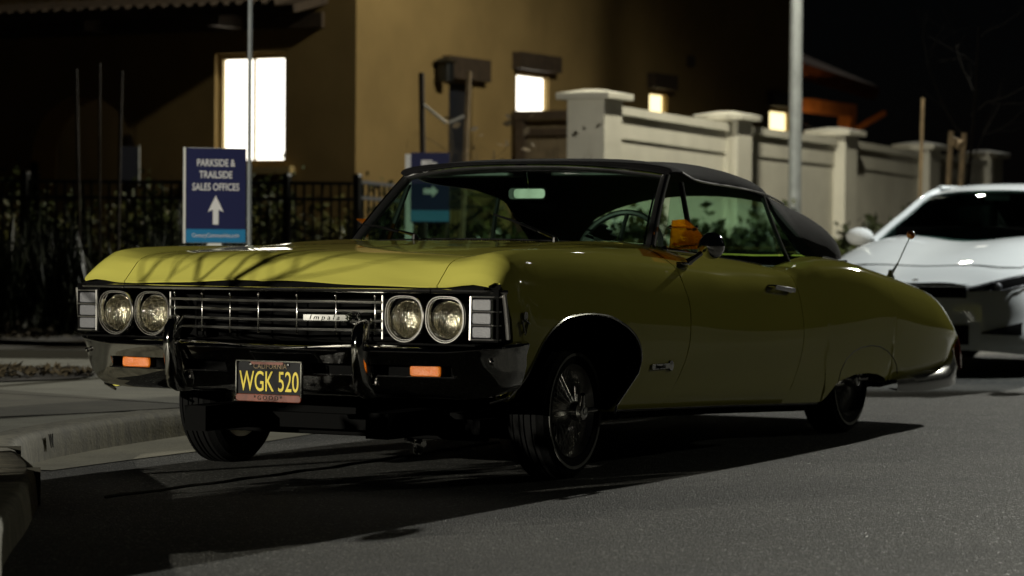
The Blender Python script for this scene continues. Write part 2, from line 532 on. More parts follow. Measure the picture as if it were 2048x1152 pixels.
M['stake'] = plain('stake_wood', (.22, .16, .09), rough=.85, noise=.3, nscale=9)
M['dark_stake'] = plain('dark_stake_wood', (.04, .03, .022), rough=.85, noise=.3, nscale=9)
M['lip'] = plain('polished_lip', (.9, .87, .83), rough=.17, metal=1, rvar=.04, nscale=6)
M['dark_bark'] = plain('dark_bark', (.008, .007, .006), rough=1.0, spec=.03)
M['bark'] = plain('bark', (.12, .095, .06), rough=.9, noise=.4, nscale=14, bump=.5, bscale=40)
M['strap'] = plain('pale_strap', (.55, .54, .5), rough=.6)
M['navy'] = plain('navy_sign_face', (.018, .022, .085), rough=.6, spec=.2)
M['sky_blue'] = plain('blue_sign_band', (.02, .22, .46), rough=.45)
M['sign_white'] = plain('white_sign_print', (.80, .80, .82), rough=.5)
M['post_white'] = plain('white_post', (.78, .79, .76), rough=.6)
M['leaf'] = leaf_mat('shrub_leaves', (.018, .032, .009), (.085, .10, .026))
M['leaf_yellow'] = leaf_mat('yellowish_leaves', (.03, .04, .008), (.15, .14, .03))
M['leaf_wall'] = leaf_mat('wall_shrub_leaves', (.010, .018, .006), (.045, .056, .016))
M['leaf_dark'] = leaf_mat('dark_leaves', (.01, .018, .008), (.035, .045, .016))
M['tile'] = plain('clay_tile', (.13, .055, .03), rough=.85, spec=.15, noise=.3, nscale=5)
M['plate_black'] = plain('plate_black', (.006, .006, .007), rough=.5, spec=.15)
M['plate_yellow'] = plain('plate_yellow', (.64, .50, .03), rough=.4)
M['plate_rust'] = plain('faded_red_frame', (.13, .028, .012), rough=.5, noise=.4, nscale=30)
M['plate_dim'] = plain('worn_yellow_print', (.16, .10, .035), rough=.5)
M['mirror'] = plain('mirror_glass', (.85, .87, .86), rough=.02, metal=1)
M['lamp_lens'] = emit('street_lamp_lens', (1.0, .97, .88), 30.0)
# ------------------------------------------------------------------ street lamps and other lamp light
def street_lamp(base, top_z, head, label, power, color, parent_group=None, r=.075, spot=None, aim=None, size=.14, mat='steel'):
    t = thing('street_lamp', label, 'street lamp', base)
    p = MB(); p.tube([(base[0], base[1], base[2]), (base[0], base[1], top_z * .5), (base[0], base[1], top_z)], [r, r * .9, r * .72], 20)
    p.lathe([(.0, .0), (r * 2.2, 0), (r * 2.2, .03), (r * 1.3, .10), (r * .9, .12)], base, 'z', 20)
    p.build('pole', M[mat], t)
    h = Vector(head); b = Vector((base[0], base[1], top_z))
    a = MB(); a.tube([b - Vector((0, 0, .1)), b.lerp(h, .35) + Vector((0, 0, .25)), h + Vector((0, 0, .16))], [.045, .035, .03], 10)
    a.build('arm', M[mat], t)
    rot = Matrix.Rotation(math.atan2(h.y - b.y, h.x - b.x), 3, 'Z')
    k = MB(); k.rbox((h.x, h.y, h.z + .14), (.62, .26, .10), r=.1, rot=rot, axis=2)
    hd = k.build('lamp_head', M['steel'], t)
    g = MB(); g.rbox((h.x, h.y, h.z + .078), (.40, .18, .02), r=.06, rot=rot, axis=2)
    g.build('lens', M['lamp_lens'], hd)
    L = bpy.data.lights.new('lamp_light', 'SPOT' if spot else 'POINT')
    L.energy = power; L.color = color; L.shadow_soft_size = size
    lo = bpy.data.objects.new('lamp_light', L); COL.objects.link(lo)
    lo.location = (h.x, h.y, h.z - size * .5)
    if spot:
        L.spot_size = math.radians(spot); L.spot_blend = .3 if spot < 60 else .6
        lo.rotation_euler = (Vector(aim) - lo.location).to_track_quat('-Z', 'Y').to_euler()
    return t

lb = at(1589, 420, 30.5)
street_lamp((float(lb[0]), float(lb[1]), 0.1), 7.3, (17.7, 4.0, 7.4), 'pale grey steel lamp post standing before the white wall behind the convertible', 2600, (1.0, .94, .74), r=.079, spot=140, aim=(17.2, 7.2, 0.0))
street_lamp((-13.2, 3.9, 0.1), 2.5, (-13.0, 3.3, 2.5), 'low warm lamp post on the footpath beyond the bare kerbside tree', 11000, (1.0, .95, .80), r=.05, size=.04, spot=45, aim=(.3, .75, .6))
street_lamp((21.0, -15.5, 0.0), 7.5, (20.6, -13.6, 7.6), 'tall lamp post farthest along the other side of the street', 1250, (1.0, .98, .80), size=.16, spot=36, aim=(2.0, -2.0, .5))
street_lamp((11.6, -9.8, 0.0), 7.3, (11.9, -3.4, 7.4), 'lamp post across the street opposite the white sedan', 4400, (.95, 1.0, .97), size=.12, spot=46, aim=(11.2, .9, .8))

# ------------------------------------------------------------------ the yellow convertible
CAR = thing('convertible_car', 'yellow 1960s convertible with black soft top and chrome bumper parked at the kerb', 'car', (2.7, 0, 0))

crest_z = [(-.1, .70), (.04, .778), (.09, .824), (.16, .870), (.225, .895), (.35, .905), (.67, .91), (1.03, .905), (1.67, .877), (1.95, .859), (2.3, .832), (2.6, .812), (2.85, .797), (3.0, .797), (3.15, .824), (3.36, .850), (3.6, .854), (3.85, .844), (4.22, .803), (4.66, .746), (5.07, .680), (5.24, .624), (5.36, .56), (5.46, .48)]
def off(c, dz, tail=None):
    return [(x, z + dz) for x, z in c]
BY = [
    [(.05, .86), (.3, .87), (5.1, .85), (5.46, .80)],
    [(.05, .90), (.2, .92), (.4, .945), (1.0, .955), (4.5, .95), (5.1, .93), (5.46, .87)],
    [(.05, .93), (.2, .955), (.4, .985), (1, .998), (4.5, .99), (5.1, .965), (5.46, .895)],
    [(.05, .955), (.2, .978), (.4, 1.0), (1, 1.012), (2.6, 1.005), (4.2, 1.01), (4.9, .99), (5.25, .955), (5.46, .905)],
    [(.05, .972), (.4, .995), (1., 1.0), (2.6, .99), (3.2, .99), (4.2, 1.0), (4.9, .975), (5.25, .94), (5.46, .895)],
    [(.04, .950), (.12, .945), (.3, .938), (1.7, .940), (2.3, .958), (2.6, .968), (2.9, .972), (3.2, .962), (4.2, .955), (4.9, .935), (5.25, .905), (5.46, .875)],
    [(.04, .925), (.12, .912), (.3, .902), (1.7, .90), (2.6, .928), (3.0, .942), (3.4, .925), (4, .92), (4.6, .91), (5.2, .885), (5.46, .86)],
    [(-.1, .72), (1.3, .72), (1.75, .80), (3.0, .81), (3.5, .79), (4, .78), (5.46, .70)],
    [(-.1, .38), (5.46, .37)],
    0.0]
BZ = [
    [(.05, .366), (.17, .356), (.3, .344), (1.04, .275), (1.63, .25), (2.2, .232), (2.8, .207), (3.4, .187), (3.9, .20), (4.25, .25), (4.7, .27), (5.2, .30), (5.46, .37)],
    [(.05, .36), (.17, .350), (.3, .338), (1.04, .268), (1.63, .247), (2.2, .228), (2.8, .204), (3.4, .184), (3.9, .20), (4.25, .25), (4.7, .27), (5.2, .30), (5.46, .37)],
    [(.05, .42), (1, .40), (4.6, .40), (5.2, .40), (5.46, .42)],
    [(.05, .56), (1, .58), (3, .545), (4.5, .52), (5.2, .49), (5.46, .445)],
    [(.05, .70), (.3, .725), (1, .73), (1.7, .71), (2.6, .675), (3.0, .67), (3.4, .69), (4, .68), (4.6, .62), (5.1, .57), (5.3, .52), (5.46, .455)],
    [(.04, .762), (.09, .803), (.16, .842), (.225, .866), (.35, .876), (.67, .881), (1.03, .876), (1.67, .846), (2.0, .82), (2.3, .785), (2.6, .757), (2.85, .742), (3.0, .747), (3.15, .780), (3.36, .815), (3.6, .822), (3.85, .812), (4.22, .772), (4.66, .716), (5.07, .652), (5.24, .60), (5.36, .54), (5.46, .47)],
    crest_z,
    [(-.1, .715), (.03, .780), (.082, .824), (.139, .868), (.22, .888), (.337, .899), (.7, .915), (1.0, .926), (1.4, .940), (1.8, .922), (2.46, .885), (2.87, .857), (3.05, .842), (3.28, .868), (3.57, .89), (3.85, .882), (4.22, .842), (4.66, .79), (5.05, .728), (5.25, .672), (5.37, .61), (5.46, .53)],
    [(-.1, .745), (-.025, .790), (.03, .834), (.09, .876), (.17, .898), (.3, .909), (.7, .926), (1.0, .936), (1.45, .951), (1.8, .95), (3.0, .90), (3.85, .897), (4.3, .862), (4.7, .818), (5.1, .752), (5.3, .69), (5.46, .57)],
    [(-.1, .762), (-.06, .797), (-.01, .838), (.05, .882), (.12, .902), (.25, .914), (.7, .931), (1.0, .941), (1.45, .956), (1.8, .955), (3.0, .91), (3.85, .905), (4.3, .872), (4.7, .828), (5.1, .762), (5.3, .70), (5.46, .58)]]
def xt(x): return x + max(0.0, x - 4.5) * .085
BY = [[(xt(a), v) for a, v in c] if hasattr(c, '__len__') else c for c in BY]
BZ = [[(xt(a), v) for a, v in c] for c in BZ]
XTAIL = xt(5.46)
BODY = Loft(BY, BZ)

ARCH_F = [(.18, .338), (.251, .415), (.311, .502), (.372, .576), (.455, .627), (.56, .658), (.721, .667), (.891, .657), (1.029, .624), (1.133, .581), (1.196, .528), (1.216, .48)]
ARCH_FR = [(.26, 1.028), (.295, 1.044), (.362, 1.128), (.42, 1.198), (.48, 1.216)]        # z -> x
ARCH_R = [(3.30, .186), (3.38, .235), (3.45, .269), (3.503, .288), (3.72, .311), (3.9, .311), (4.046, .300), (4.18, .275), (4.26, .25)]
def densify(P, n):
    P = np.array(P); s = np.r_[0, np.cumsum(np.linalg.norm(np.diff(P, axis=0), axis=1))]
    fx, fy = pchip(s, P[:, 0]), pchip(s, P[:, 1]); q = np.linspace(0, s[-1], n)
    return [(float(a), float(b)) for a, b in zip(fx(q), fy(q))]
ARCH_F = densify(ARCH_F, 44)
DOOR_F = pchip([.18, .269, .389, .555, .693, .779, .87, .93], [1.44, 1.478, 1.617, 1.701, 1.714, 1.690, 1.69, 1.70])
DOOR_R = pchip([.15, .218, .324, .408, .548, .689, .80, .90], [2.79, 2.82, 2.922, 2.982, 3.004, 3.0, 2.995, 2.99])

def smap(X, t, a0, a1, Xn):
    return X
def xs_for(lo, hi, n, extra=()):
    s = set(np.linspace(lo, hi, n).round(4)) | set(e for e in extra if lo <= e <= hi)
    return sorted(s)

def side_pt(X, t, sgn):
    y, z = BODY.at(X, t)
    return (X, sgn * y, z)

def zfun(arr):
    a = np.array(arr)
    return lambda X: float(np.interp(X, a[:, 0], a[:, 1]))

GAP = .004
def fender(sgn):
    g = MB()
    za = zfun(ARCH_F)
    x0 = pchip([0, 1.5, 2, 3, 3.6, 4.2, 5, 5.5, 6, 7], [.215, .20, .18, .165, .14, .11, .085, .062, .046, .032])       # front edge by t
    cols = xs_for(.05, 1.66 - GAP, 46, [p[0] for p in ARCH_F] + [1.216, .06, .07, .09, .11, .13, .155, .18, .2, .215, .23, .28, .34, 1.23])
    tv = [0, .06, .12, .2, .28, .36, .44, .52, .58, .64, .70, .75, .79, .83, .87, .90, .93, .96, .98, 1.0]
    T48 = BODY.tz(1.23, .48)
    G = []
    for Xn in cols:
        if Xn < .18: tl = 0.0
        elif Xn <= 1.2159: tl = BODY.tz(Xn, za(Xn))
        else: tl = T48
        row = []
        for v in tv:
            t = tl + (7 - tl) * v
            if Xn < .24:
                a = (Xn - .05) / .19; xe = float(x0(t)[0]); X = xe + (.24 - xe) * a
            elif Xn > 1.23:
                a = (Xn - 1.23) / (1.66 - GAP - 1.23)
                y, z = BODY.at(Xn, t)
                xe = float(DOOR_F(z)[0]) - GAP; X = 1.23 + (xe - 1.23) * a
                if t > 6.2: X = X + 0.0
            else: X = Xn
            row.append(side_pt(X, t, sgn))
        G.append(row)
    g.grid(G, flip=(sgn < 0))
    # lower rear part behind the wheel
    fr = np.array(ARCH_FR)
    lowc = [k_ for k_, Xn in enumerate(cols) if Xn >= 1.2159]
    G3 = []
    for k_ in lowc:
        Ptop = G[k_][0]
        xe_t = float(DOOR_F(Ptop[2])[0]) - GAP
        a = (Ptop[0] - 1.216) / (xe_t - 1.216)
        row = []
        for v in np.linspace(0, 1, 16):
            t = v * T48
            z = BODY.at(1.3, t)[1]
            xa = float(np.interp(z, fr[:, 0], fr[:, 1])); xe = float(DOOR_F(z)[0]) - GAP
            row.append(side_pt(xa + (xe - xa) * a, t, sgn) if v < 1 else Ptop)
        G3.append(row)
    g.grid(G3, flip=(sgn < 0))
    o = g.build('front_fender', [M['paint'], M['dark']], CAR, smooth=50, recalc=False, solid=.008, merge=.0004)
    # bright lip round the wheel opening
    a = [(x, sgn * (BODY.at(x, BODY.tz(x, z))[0] + .001), z) for x, z in ARCH_F]
    b = [(x, sgn * (BODY.at(x, BODY.tz(x, max(z, .3)))[0] + .001), z) for z, x in ARCH_FR[::-1][1:]]
    k = MB(); k.tube(a + b, .0055, 6)
    k.build('arch_moulding', M['dull_chrome'], o)
    return o

def door(sgn):
    g = MB(); G = []
    for t in np.linspace(0, 7, 44):
        row = []
        zf = BODY.at(1.68, t)[1]; zr = BODY.at(2.97, t)[1]
        xa = float(DOOR_F(zf)[0]) + GAP; xb = float(DOOR_R(zr)[0]) - GAP
        for X in np.linspace(xa, xb, 40): row.append(side_pt(X, t, sgn))
        G.append(row)
    top_row = G[-1]
    g.grid(G, flip=(sgn > 0))
    o = g.build('door', [M['paint'], M['dark']], CAR, smooth=50, recalc=False, solid=.008)
    # handle
    h = MB()
    y1 = BODY.at(2.72, 4.9)[0]
    for X in (2.665, 2.865):
        yy, zz = BODY.at(X, BODY.tz(X, .752))
        h.rbox((X, sgn * (yy + .012), .752 - (X - 2.665) * .09), (.035, .035, .024), r=.008, axis=1)
    yy = BODY.at(2.76, BODY.tz(2.76, .752))[0]
    rot = Matrix.Rotation(math.radians(4.5), 3, 'Y')
    h.rbox((2.765, sgn * (yy + .034), .744), (.245, .018, .022), r=.008, axis=1, rot=rot)
    h.build('door_handle', M['chrome'], o)
    q = MB(); q.grid([top_row, [(p[0], p[1] - sgn * .012, p[2] + .001) for p in top_row], [(p[0], p[1] - sgn * .04, p[2] - .02) for p in top_row], [(p[0], p[1] - sgn * .05, p[2] - .2) for p in top_row]]); q.build('door_trim', M['vinyl'], o, smooth=60)
    # sill felt / bright edge at the window line
    pts = [side_pt(X, 7, sgn) for X in np.linspace(2.3, 2.97, 14)]
    k = MB(); k.tube([(p[0], p[1] - sgn * .012, p[2] + .006) for p in pts], .007, 6)
    k.build('window_sill_strip', M['chrome'], o)
    return o

def quarter(sgn):
    g = MB(); za = zfun(ARCH_R)
    cols = xs_for(2.99 + GAP, XTAIL, 64, [p[0] for p in ARCH_R] + [3.2, 5.48, 5.51])
    tv = np.array([0, .05, .1, .16, .22, .28, .34, .40, .46, .52, .58, .64, .69, .74, .78, .82, .86, .90, .93, .96, 1.0])
    G = []
    for Xn in cols:
        tl = BODY.tz(Xn, za(Xn)) if 3.30 < Xn < 4.26 else 0.0
        row = []
        for v in tv:
            t = tl + (7 - tl) * v
            if Xn < 3.25:
                y, z = BODY.at(Xn, t); xe = float(DOOR_R(z)[0]) + GAP
                X = xe + (3.25 - xe) * (Xn - 2.99 - GAP) / (3.25 - 2.99 - GAP)
            else: X = Xn
            row.append(side_pt(X, t, sgn))
        G.append(row)
    g.grid(G, flip=(sgn < 0))
    o = g.build('rear_quarter_panel', [M['paint'], M['dark']], CAR, smooth=50, recalc=False, solid=.008)
    # removable wheel skirt seam
    sk = [(3.49, .287), (3.52, .335), (3.589, .39), (3.68, .425), (3.78, .443), (3.92, .448), (4.05, .438), (4.17, .412), (4.28, .37), (4.34, .33), (4.37, .29)]
    k = MB(); k.tube([(x, sgn * (BODY.at(x, BODY.tz(x, z))[0] + .0005), z) for x, z in sk], .0022, 6)
    k.build('skirt_seam', M['black'], o)
    return o

for s in (-1, 1):
    fender(s); door(s); quarter(s)

def top_panel(name, t0, x0f, x1f, nx, nt, extra=()):
    g = MB(); G = []
    ts = np.linspace(t0, 9, nt)
    half = []
    for t in ts:
        a, b = x0f(t), x1f(t)
        fr = sorted(set(np.linspace(0, 1, nx).round(4)) | set(extra))
        half.append([(a + (b - a) * q, BODY.at(a + (b - a) * q, t)) for q in fr])
    for row in half: G.append([(X, -p[0], p[1]) for X, p in row])
    for row in half[-2::-1]: G.append([(X, p[0], p[1]) for X, p in row])
    g.grid(G, flip=False)
    return g
GT = .006
hx0 = pchip([7, 8, 9], [.032, -.028, -.06])
hx1 = pchip([7, 7.6, 8.2, 9], [1.62, 1.49, 1.43, 1.41])
hood = top_panel('hood', 7.012, lambda t: float(hx0(t)[0]), lambda t: float(hx1(t)[0]), 50, 22, [.01, .025, .05, .065, .08, .1, .115, .13, .15, .17]).build('hood', [M['paint'], M['dark']], CAR, smooth=50, recalc=False, solid=.008)
top_panel('cowl', 7.0, lambda t: float(hx1(t)[0]) + .01, lambda t: 1.95, 8, 16).build('cowl', [M['paint'], M['dark']], CAR, smooth=50, recalc=False, solid=.008)
v = MB()
for i in range(38):                      # row of air slots in the cowl
    y = -.45 + i * .0185
    X = 1.435 + abs(y) * .03
    v.rbox((X + .03, y, BODY.at(X + .03, 9 - abs(y) / .42)[1] + .0015), (.028, .009, .004), r=.004)
v.build('cowl_vent', M['dark'], CAR)
top_panel('deck', 7.012, lambda t: 3.85, lambda t: XTAIL - .005, 30, 20).build('trunk_lid', [M['paint'], M['dark']], CAR, smooth=50, recalc=False, solid=.008)

# dark inner shell that shows in the panel gaps and wheel openings
g = MB()
for sgn in (-1, 1):
    for (xa, xb, tlow) in ((.12, 1.24, 6.1), (1.24, 3.28, .3), (3.28, 4.3, 5.5), (4.3, 5.43, .3)):
        G = []
        for X in np.linspace(xa, xb, 16):
            row = []
            for t in np.linspace(tlow, 7.0, 14):
                y, z = BODY.at(X, t); row.append((X, sgn * (y - .035), z - .03))
            G.append(row)
        g.grid(G)
for (xa, xb) in ((.06, 1.9), (3.9, 5.4)):
    G = []
    for X in np.linspace(xa, xb, 16):
        row = []
        for q in np.linspace(-1, 1, 17):
            t = 9 - 2.05 * abs(q); y, z = BODY.at(max(X, .06), t); row.append((X, y * (1 if q > 0 else -1), z - .045))
        G.append(row)
    g.grid(G)
g.build('inner_shell', M['dark'], CAR, smooth=50)
g = MB()
g.box((3.0, 0, .22), (5.0, 1.30, .06)); g.box((1.30, 0, .5), (.04, 1.8, .48)); g.box((.22, 0, .58), (.03, 1.8, .36))
g.box((.9, 0, .42), (.7, .9, .36)); g.box((4.8, 0, .40), (1.15, 1.7, .22))
for y in (-.42, .42): g.box((.9, y, .24), (1.6, .1, .1)); 
g.box((.9, 0, .19), (.16, 1.3, .07))
for y in (-.55, .55): g.box((.75, y, .25), (.5, .07, .05)); g.tube([(.9, y, .2), (.9, y, .55)], .04, 10)
g.tube([(.62, -.62, .17), (.62, .62, .17)], .014, 8)
g.box((2.3, -.91, .262), (2.3, .06, .05)); g.box((2.3, .91, .262), (2.3, .06, .05))
g.build('chassis', M['dark'], CAR)
g = MB(); g.tube([(.52, -.36, .165), (.52, -.36, .118), (.52, -.36, .10)], [.018, .022, .012], 10); g.tube([(.46, -.42, .15), (.60, -.26, .15)], .012, 8)
g.build('tow_fitting', M['chrome'], CAR)
# sill moulding
for sgn in (-1, 1):
    g = MB(); xs = np.linspace(1.07, 3.29, 24)
    g.tube([(x, sgn * (BODY.at(x, 1)[0] + .003), BODY.at(x, 1)[1] + .006) for x in xs], .0085, 6)
    g.build('sill_moulding', M['dull_chrome'], CAR)

# ---- tail: closing panel and rear bumper
g = MB()
ring = [(XTAIL - .005, -BODY.at(XTAIL - .005, t)[0], BODY.at(XTAIL - .005, t)[1]) for t in np.linspace(0, 9, 30)]
ring += [(p[0], -p[1], p[2]) for p in ring[-2::-1]]
c = (XTAIL - .02, 0, .45)
g.add([c] + ring, [(0, i, i + 1) for i in range(1, len(ring))] + [(0, len(ring), 1)])
g.build('tail_panel', M['paint'], CAR)
def sweep(path, prof, tang=None):
    """path [(x,y)], prof list of functions u-> (outward, z); returns grid along path"""
    P = np.array(path); n = len(P); G = []
    T = np.gradient(P, axis=0); T /= np.linalg.norm(T, axis=1)[:, None]
    N = np.stack([-T[:, 1], T[:, 0]], 1)          # left normal
    for (o, z) in prof:
        row = []
        for i in range(n):
            u = i / (n - 1)
            oo = o(u) if callable(o) else o; zz = z(u) if callable(z) else z
            row.append((P[i, 0] + N[i, 0] * oo, P[i, 1] + N[i, 1] * oo, zz))
        G.append(row)
    return np.array(G)
def smooth_path(pts, n):
    pts = np.array(pts, float); s = np.r_[0, np.cumsum(np.linalg.norm(np.diff(pts, axis=0), axis=1))]
    fx, fy = pchip(s, pts[:, 0]), pchip(s, pts[:, 1]); q = np.linspace(0, s[-1], n)
    return np.stack([fx(q), fy(q)], 1)
rbh = [(4.30, .985), (4.7, .978), (5.1, .962), (5.38, .92), (5.52, .82), (5.585, .4), (5.595, 0)]
rb = smooth_path(rbh + [(x, -y) for x, y in rbh[-2::-1]], 70)
ends = lambda u: max(0.0, 1 - min(u, 1 - u) / .10)
big = lambda u: min(1.0, max(0, (min(u, 1 - u) - .20) / .12))
G = sweep(rb[::-1], [(lambda u: .03, lambda u: .265 + .10 * big(u) + .02 * (1 - ends(u))), (lambda u: -.012, lambda u: .262 + .16 * big(u)), (lambda u: -.022 - .02 * big(u), lambda u: .23 + .12 * big(u)), (lambda u: -.015 - .02 * big(u), lambda u: .205 + .02 * big(u) - .02 * (1 - ends(u))), (lambda u: .03, lambda u: .185 + .03 * ends(u))])
g = MB(); g.grid(G); g.build('rear_bumper', M['dark_chrome'], CAR, smooth=60, solid=.004)
for sgn in (-1, 1):
    g = MB()
    pts = [(5.535, .895, .45), (5.565, .89, .40), (5.555, .90, .34), (5.50, .93, .27)]
    g.tube([(x, sgn * y, z) for x, y, z in pts], [.012, .02, .022, .012], 8)
    g.build('tail_light', M['red_lens'], CAR)

# ---- front bumper with slots, guards, indicators
half = [(.225, 1.012), (.165, 1.004), (.10, .972), (.05, .90), (.012, .80), (-.012, .65), (-.03, .45), (-.045, .2), (-.05, 0)]
bp = smooth_path([(x, y) for x, y in half] + [(x, -y) for x, y in half[-2::-1]], 161)
yb = bp[:, 1]
e = lambda u: max(0.0, 1 - min(u, 1 - u) / .16)        # 1 at the tips
e2 = lambda u: e(u) ** 1.6
prof = [(lambda u: .10 * (1 - e(u)) + .03, lambda u: .572 + .012 * e(u)),
        (lambda u: .045, lambda u: .566 + .016 * e(u)),
        (lambda u: .012, lambda u: .552 + .022 * e(u)),
        (lambda u: .0, lambda u: .534 + .030 * e(u)),
        (lambda u: .003, lambda u: .524 + .030 * e(u)),
        (lambda u: .014, lambda u: .500 + .02 * e(u)),
        (lambda u: .022 - .008 * e(u), lambda u: .482),
        (lambda u: .042 - .016 * e(u), lambda u: .437),
        (lambda u: .056 - .016 * e(u), lambda u: .405 + .004 * e2(u)),
        (lambda u: .074 - .016 * e(u), lambda u: .376 + .012 * e2(u)),
        (lambda u: .095 - .02 * e(u), lambda u: .358 + .022 * e2(u)),
        (lambda u: .13 - .03 * e(u), lambda u: .352 + .03 * e2(u))]
prof = [(lambda u, a=a: a(u), b) for a, b in prof]
G = sweep(bp, prof)
SLOTS = [(.20, .405), (.47, .785)]
def inslot(i, j):
    if i != 6: return False
    y = abs((yb[j] + yb[j + 1]) / 2)
    return any(a <= y <= b for a, b in SLOTS)
g = MB(); g.grid(G, skip=inslot)
BUMP = g.build('front_bumper', M['chrome'], CAR, smooth=60, solid=.003)
def bump_x(y): 
    return float(np.interp(abs(y), [p[1] for p in half[::-1]], [p[0] for p in half[::-1]]))
for sgn in (-1, 1):
    for (a, b) in SLOTS:
        k = MB(); y = sgn * (a + b) / 2
        xf = bump_x(y); ang = math.atan2(bump_x(b) - bump_x(a), (b - a)) * sgn
        rot = Matrix.Rotation(-ang, 3, 'Z')
        k.box((xf + .10, y, .46), (.012, b - a + .03, .075), rot)
        for dz, sy in ((.0235, 0), (-.0235, 0)):
            k.box((xf + .068, y, .46 + dz), (.066, b - a + .015, .003), rot)
        k.build('bumper_slot', M['dark'], BUMP)
        # bright lower lip
        k = MB(); nrm = .040
        pts = [(bump_x(yy) + nrm - .002, sgn * yy, .4375) for yy in np.linspace(a, b, 12)]
        k.tube(pts, .0035, 6); k.build('slot_lip', M['lip'], BUMP)
    k = MB(); y = sgn * .665
    k.rbox((bump_x(y) + .068, y, .46), (.04, .135, .043), r=.012, axis=0)
    k.build('indicator_lamp', M['amber_lens'], CAR)
    # bumper guard: tall blade with a pointed top
    gx = bump_x(.43)
    prof_g = [(gx + .03, .352, .022), (gx - .012, .372, .030), (gx - .034, .42, .026), (gx - .050, .50, .025), (gx - .056, .56, .025), (gx - .046, .610, .025), (gx - .022, .640, .022), (gx + .02, .655, .02), (gx + .07, .64, .016)]
    G2 = []
    for (x, z, w) in prof_g:
        G2.append([(x + .06, sgn * .43 - w, z), (x + .012, sgn * .43 - w, z), (x, sgn * .43 - w * .45, z), (x, sgn * .43 + w * .45, z), (x + .012, sgn * .43 + w, z), (x + .06, sgn * .43 + w, z)])
    k = MB(); k.grid(G2); k.build('bumper_guard', M['chrome'], BUMP, smooth=60)
for y in (-.93, .93):
    k = MB(); k.sphere((bump_x(y) + .003, y, .50), .011, 10, 6); k.build('bumper_bolt', M['chrome'], BUMP)

# ---- number plate
PX = -.068
pl = MB(); pl.rbox((PX + .004, 0.0, .443), (.006, .305, .150), r=.012, axis=0)
PLATE = pl.build('number_plate', M['plate_black'], CAR)
O = lambda y, z, x=PX: (x, y, z)
R_, U_ = (0, -1, 0), (0, 0, 1)
text_mb('WGK 520', .122, (O(.0, .430), R_, U_), .001, spacing=1.0, xs=.56, bold=.0006).build('plate_lettering', M['plate_yellow'], PLATE, smooth=0)
text_mb('CALIFORNIA', .032, (O(-.004, .498), R_, U_), .001, spacing=1.05, xs=.85).build('state_lettering', M['plate_dim'], PLATE, smooth=0)
fr = MB()
fr.box((PX - .001, 0, .521), (.014, .316, .005)); fr.box((PX - .001, .157, .445), (.014, .005, .15)); fr.box((PX - .001, -.157, .445), (.014, .005, .15))
fr.build('plate_frame', M['chrome'], PLATE)
fr = MB(); fr.rbox((PX - .003, 0, .364), (.012, .316, .032), r=.012, axis=0)
fr.rbox((PX + .000, .012, .512), (.004, .16, .013), r=.005, axis=0)
fr.build('plate_frame_panel', M['plate_rust'], PLATE)
text_mb('* G O O D *', .027, (O(0, .364, PX - .009), R_, U_), .001, xs=.95).build('frame_lettering', M['groove'], PLATE, smooth=0)
for y in (-.09, .09):
    k = MB(); k.lathe([(0.0005, -.003), (.007, -.002), (.008, .002)], (PX - .004, y, .508), 'x', 12); k.build('plate_screw', M['chrome'], PLATE)

for o_ in [PLATE] + [q_ for q_ in bpy.data.objects if q_.parent is PLATE]:
    for v_ in o_.data.vertices:
        v_.co.y = -.047 + v_.co.y * .94
        v_.co.z = .4085 + (v_.co.z - .4355) * .90
        v_.co.x -= .012
# bright tubes standing for the highlight along the top of the bumper face
G9 = np.array(sweep(bp, [prof[3]]))[0]
for a_, b_ in ((3, 52), (57, 104), (109, 158)):
    k = MB(); k.tube([(p_[0] - .001, p_[1], p_[2] - .002) for p_ in G9[a_:b_]], .0032, 6); k.build('bumper_highlight', M['lip'], BUMP)

# ---- grille
def gx(y): return -.085 + .22 * abs(y)
gb = MB()
gb.box((.17, 0, .66), (.01, 1.86, .25)); gb.box((.10, 0, .562), (.2, 1.8, .006)); gb.box((.11, 0, .772), (.16, 1.84, .006))
GR = gb.build('grille_recess', M['dark'], CAR)
bars = MB()
ys = np.linspace(-.487, .487, 27)
for z in (.716, .682, .645, .610):
    bars.tube([(gx(y), y, z - .02 * 0) for y in ys], .0052, 6)
for y in (-.46, -.307, -.153, 0, .153, .307, .46):
    vert = MB(); vert.rbox((gx(y) + .001, y, .665), (.010, .0075, .148), r=.003)
    vert.sphere((gx(y) - .003, y, .740), .0066, 8, 6); vert.build('grille_upright', M['dull_chrome'], CAR, smooth=50)
for y in (-.487, .487): bars.box((gx(.487) + .004, y, .66), (.01, .005, .165))
bars.build('grille_bars', M['bright_trim'], CAR, smooth=50)
# chrome lip above the grille, black gap above it
lip_x = lambda y: -.075 + .14 * abs(y) ** 1.25
for a, b in ((-.985, -.705), (-.70, .70), (.705, .985)):
    k = MB()
    pts = [(lip_x(y) + (0 if abs(y) < .93 else (abs(y) - .93) * .6), y, .7615 - (.0 if abs(y) < .9 else (abs(y) - .9) * .02)) for y in np.linspace(a, b, 24)]
    k.tube(pts, .0085, 8)
    k.build('hood_lip_moulding', M['lip'], CAR)
k = MB(); G2 = []
for y in np.linspace(-.96, .96, 41):
    x = lip_x(y) + .022
    G2.append([(x + .03, y, .752), (x, y, .768), (x + .012, y, .79)])
k.grid(G2); k.build('hood_gap_panel', M['dark'], CAR, smooth=60)
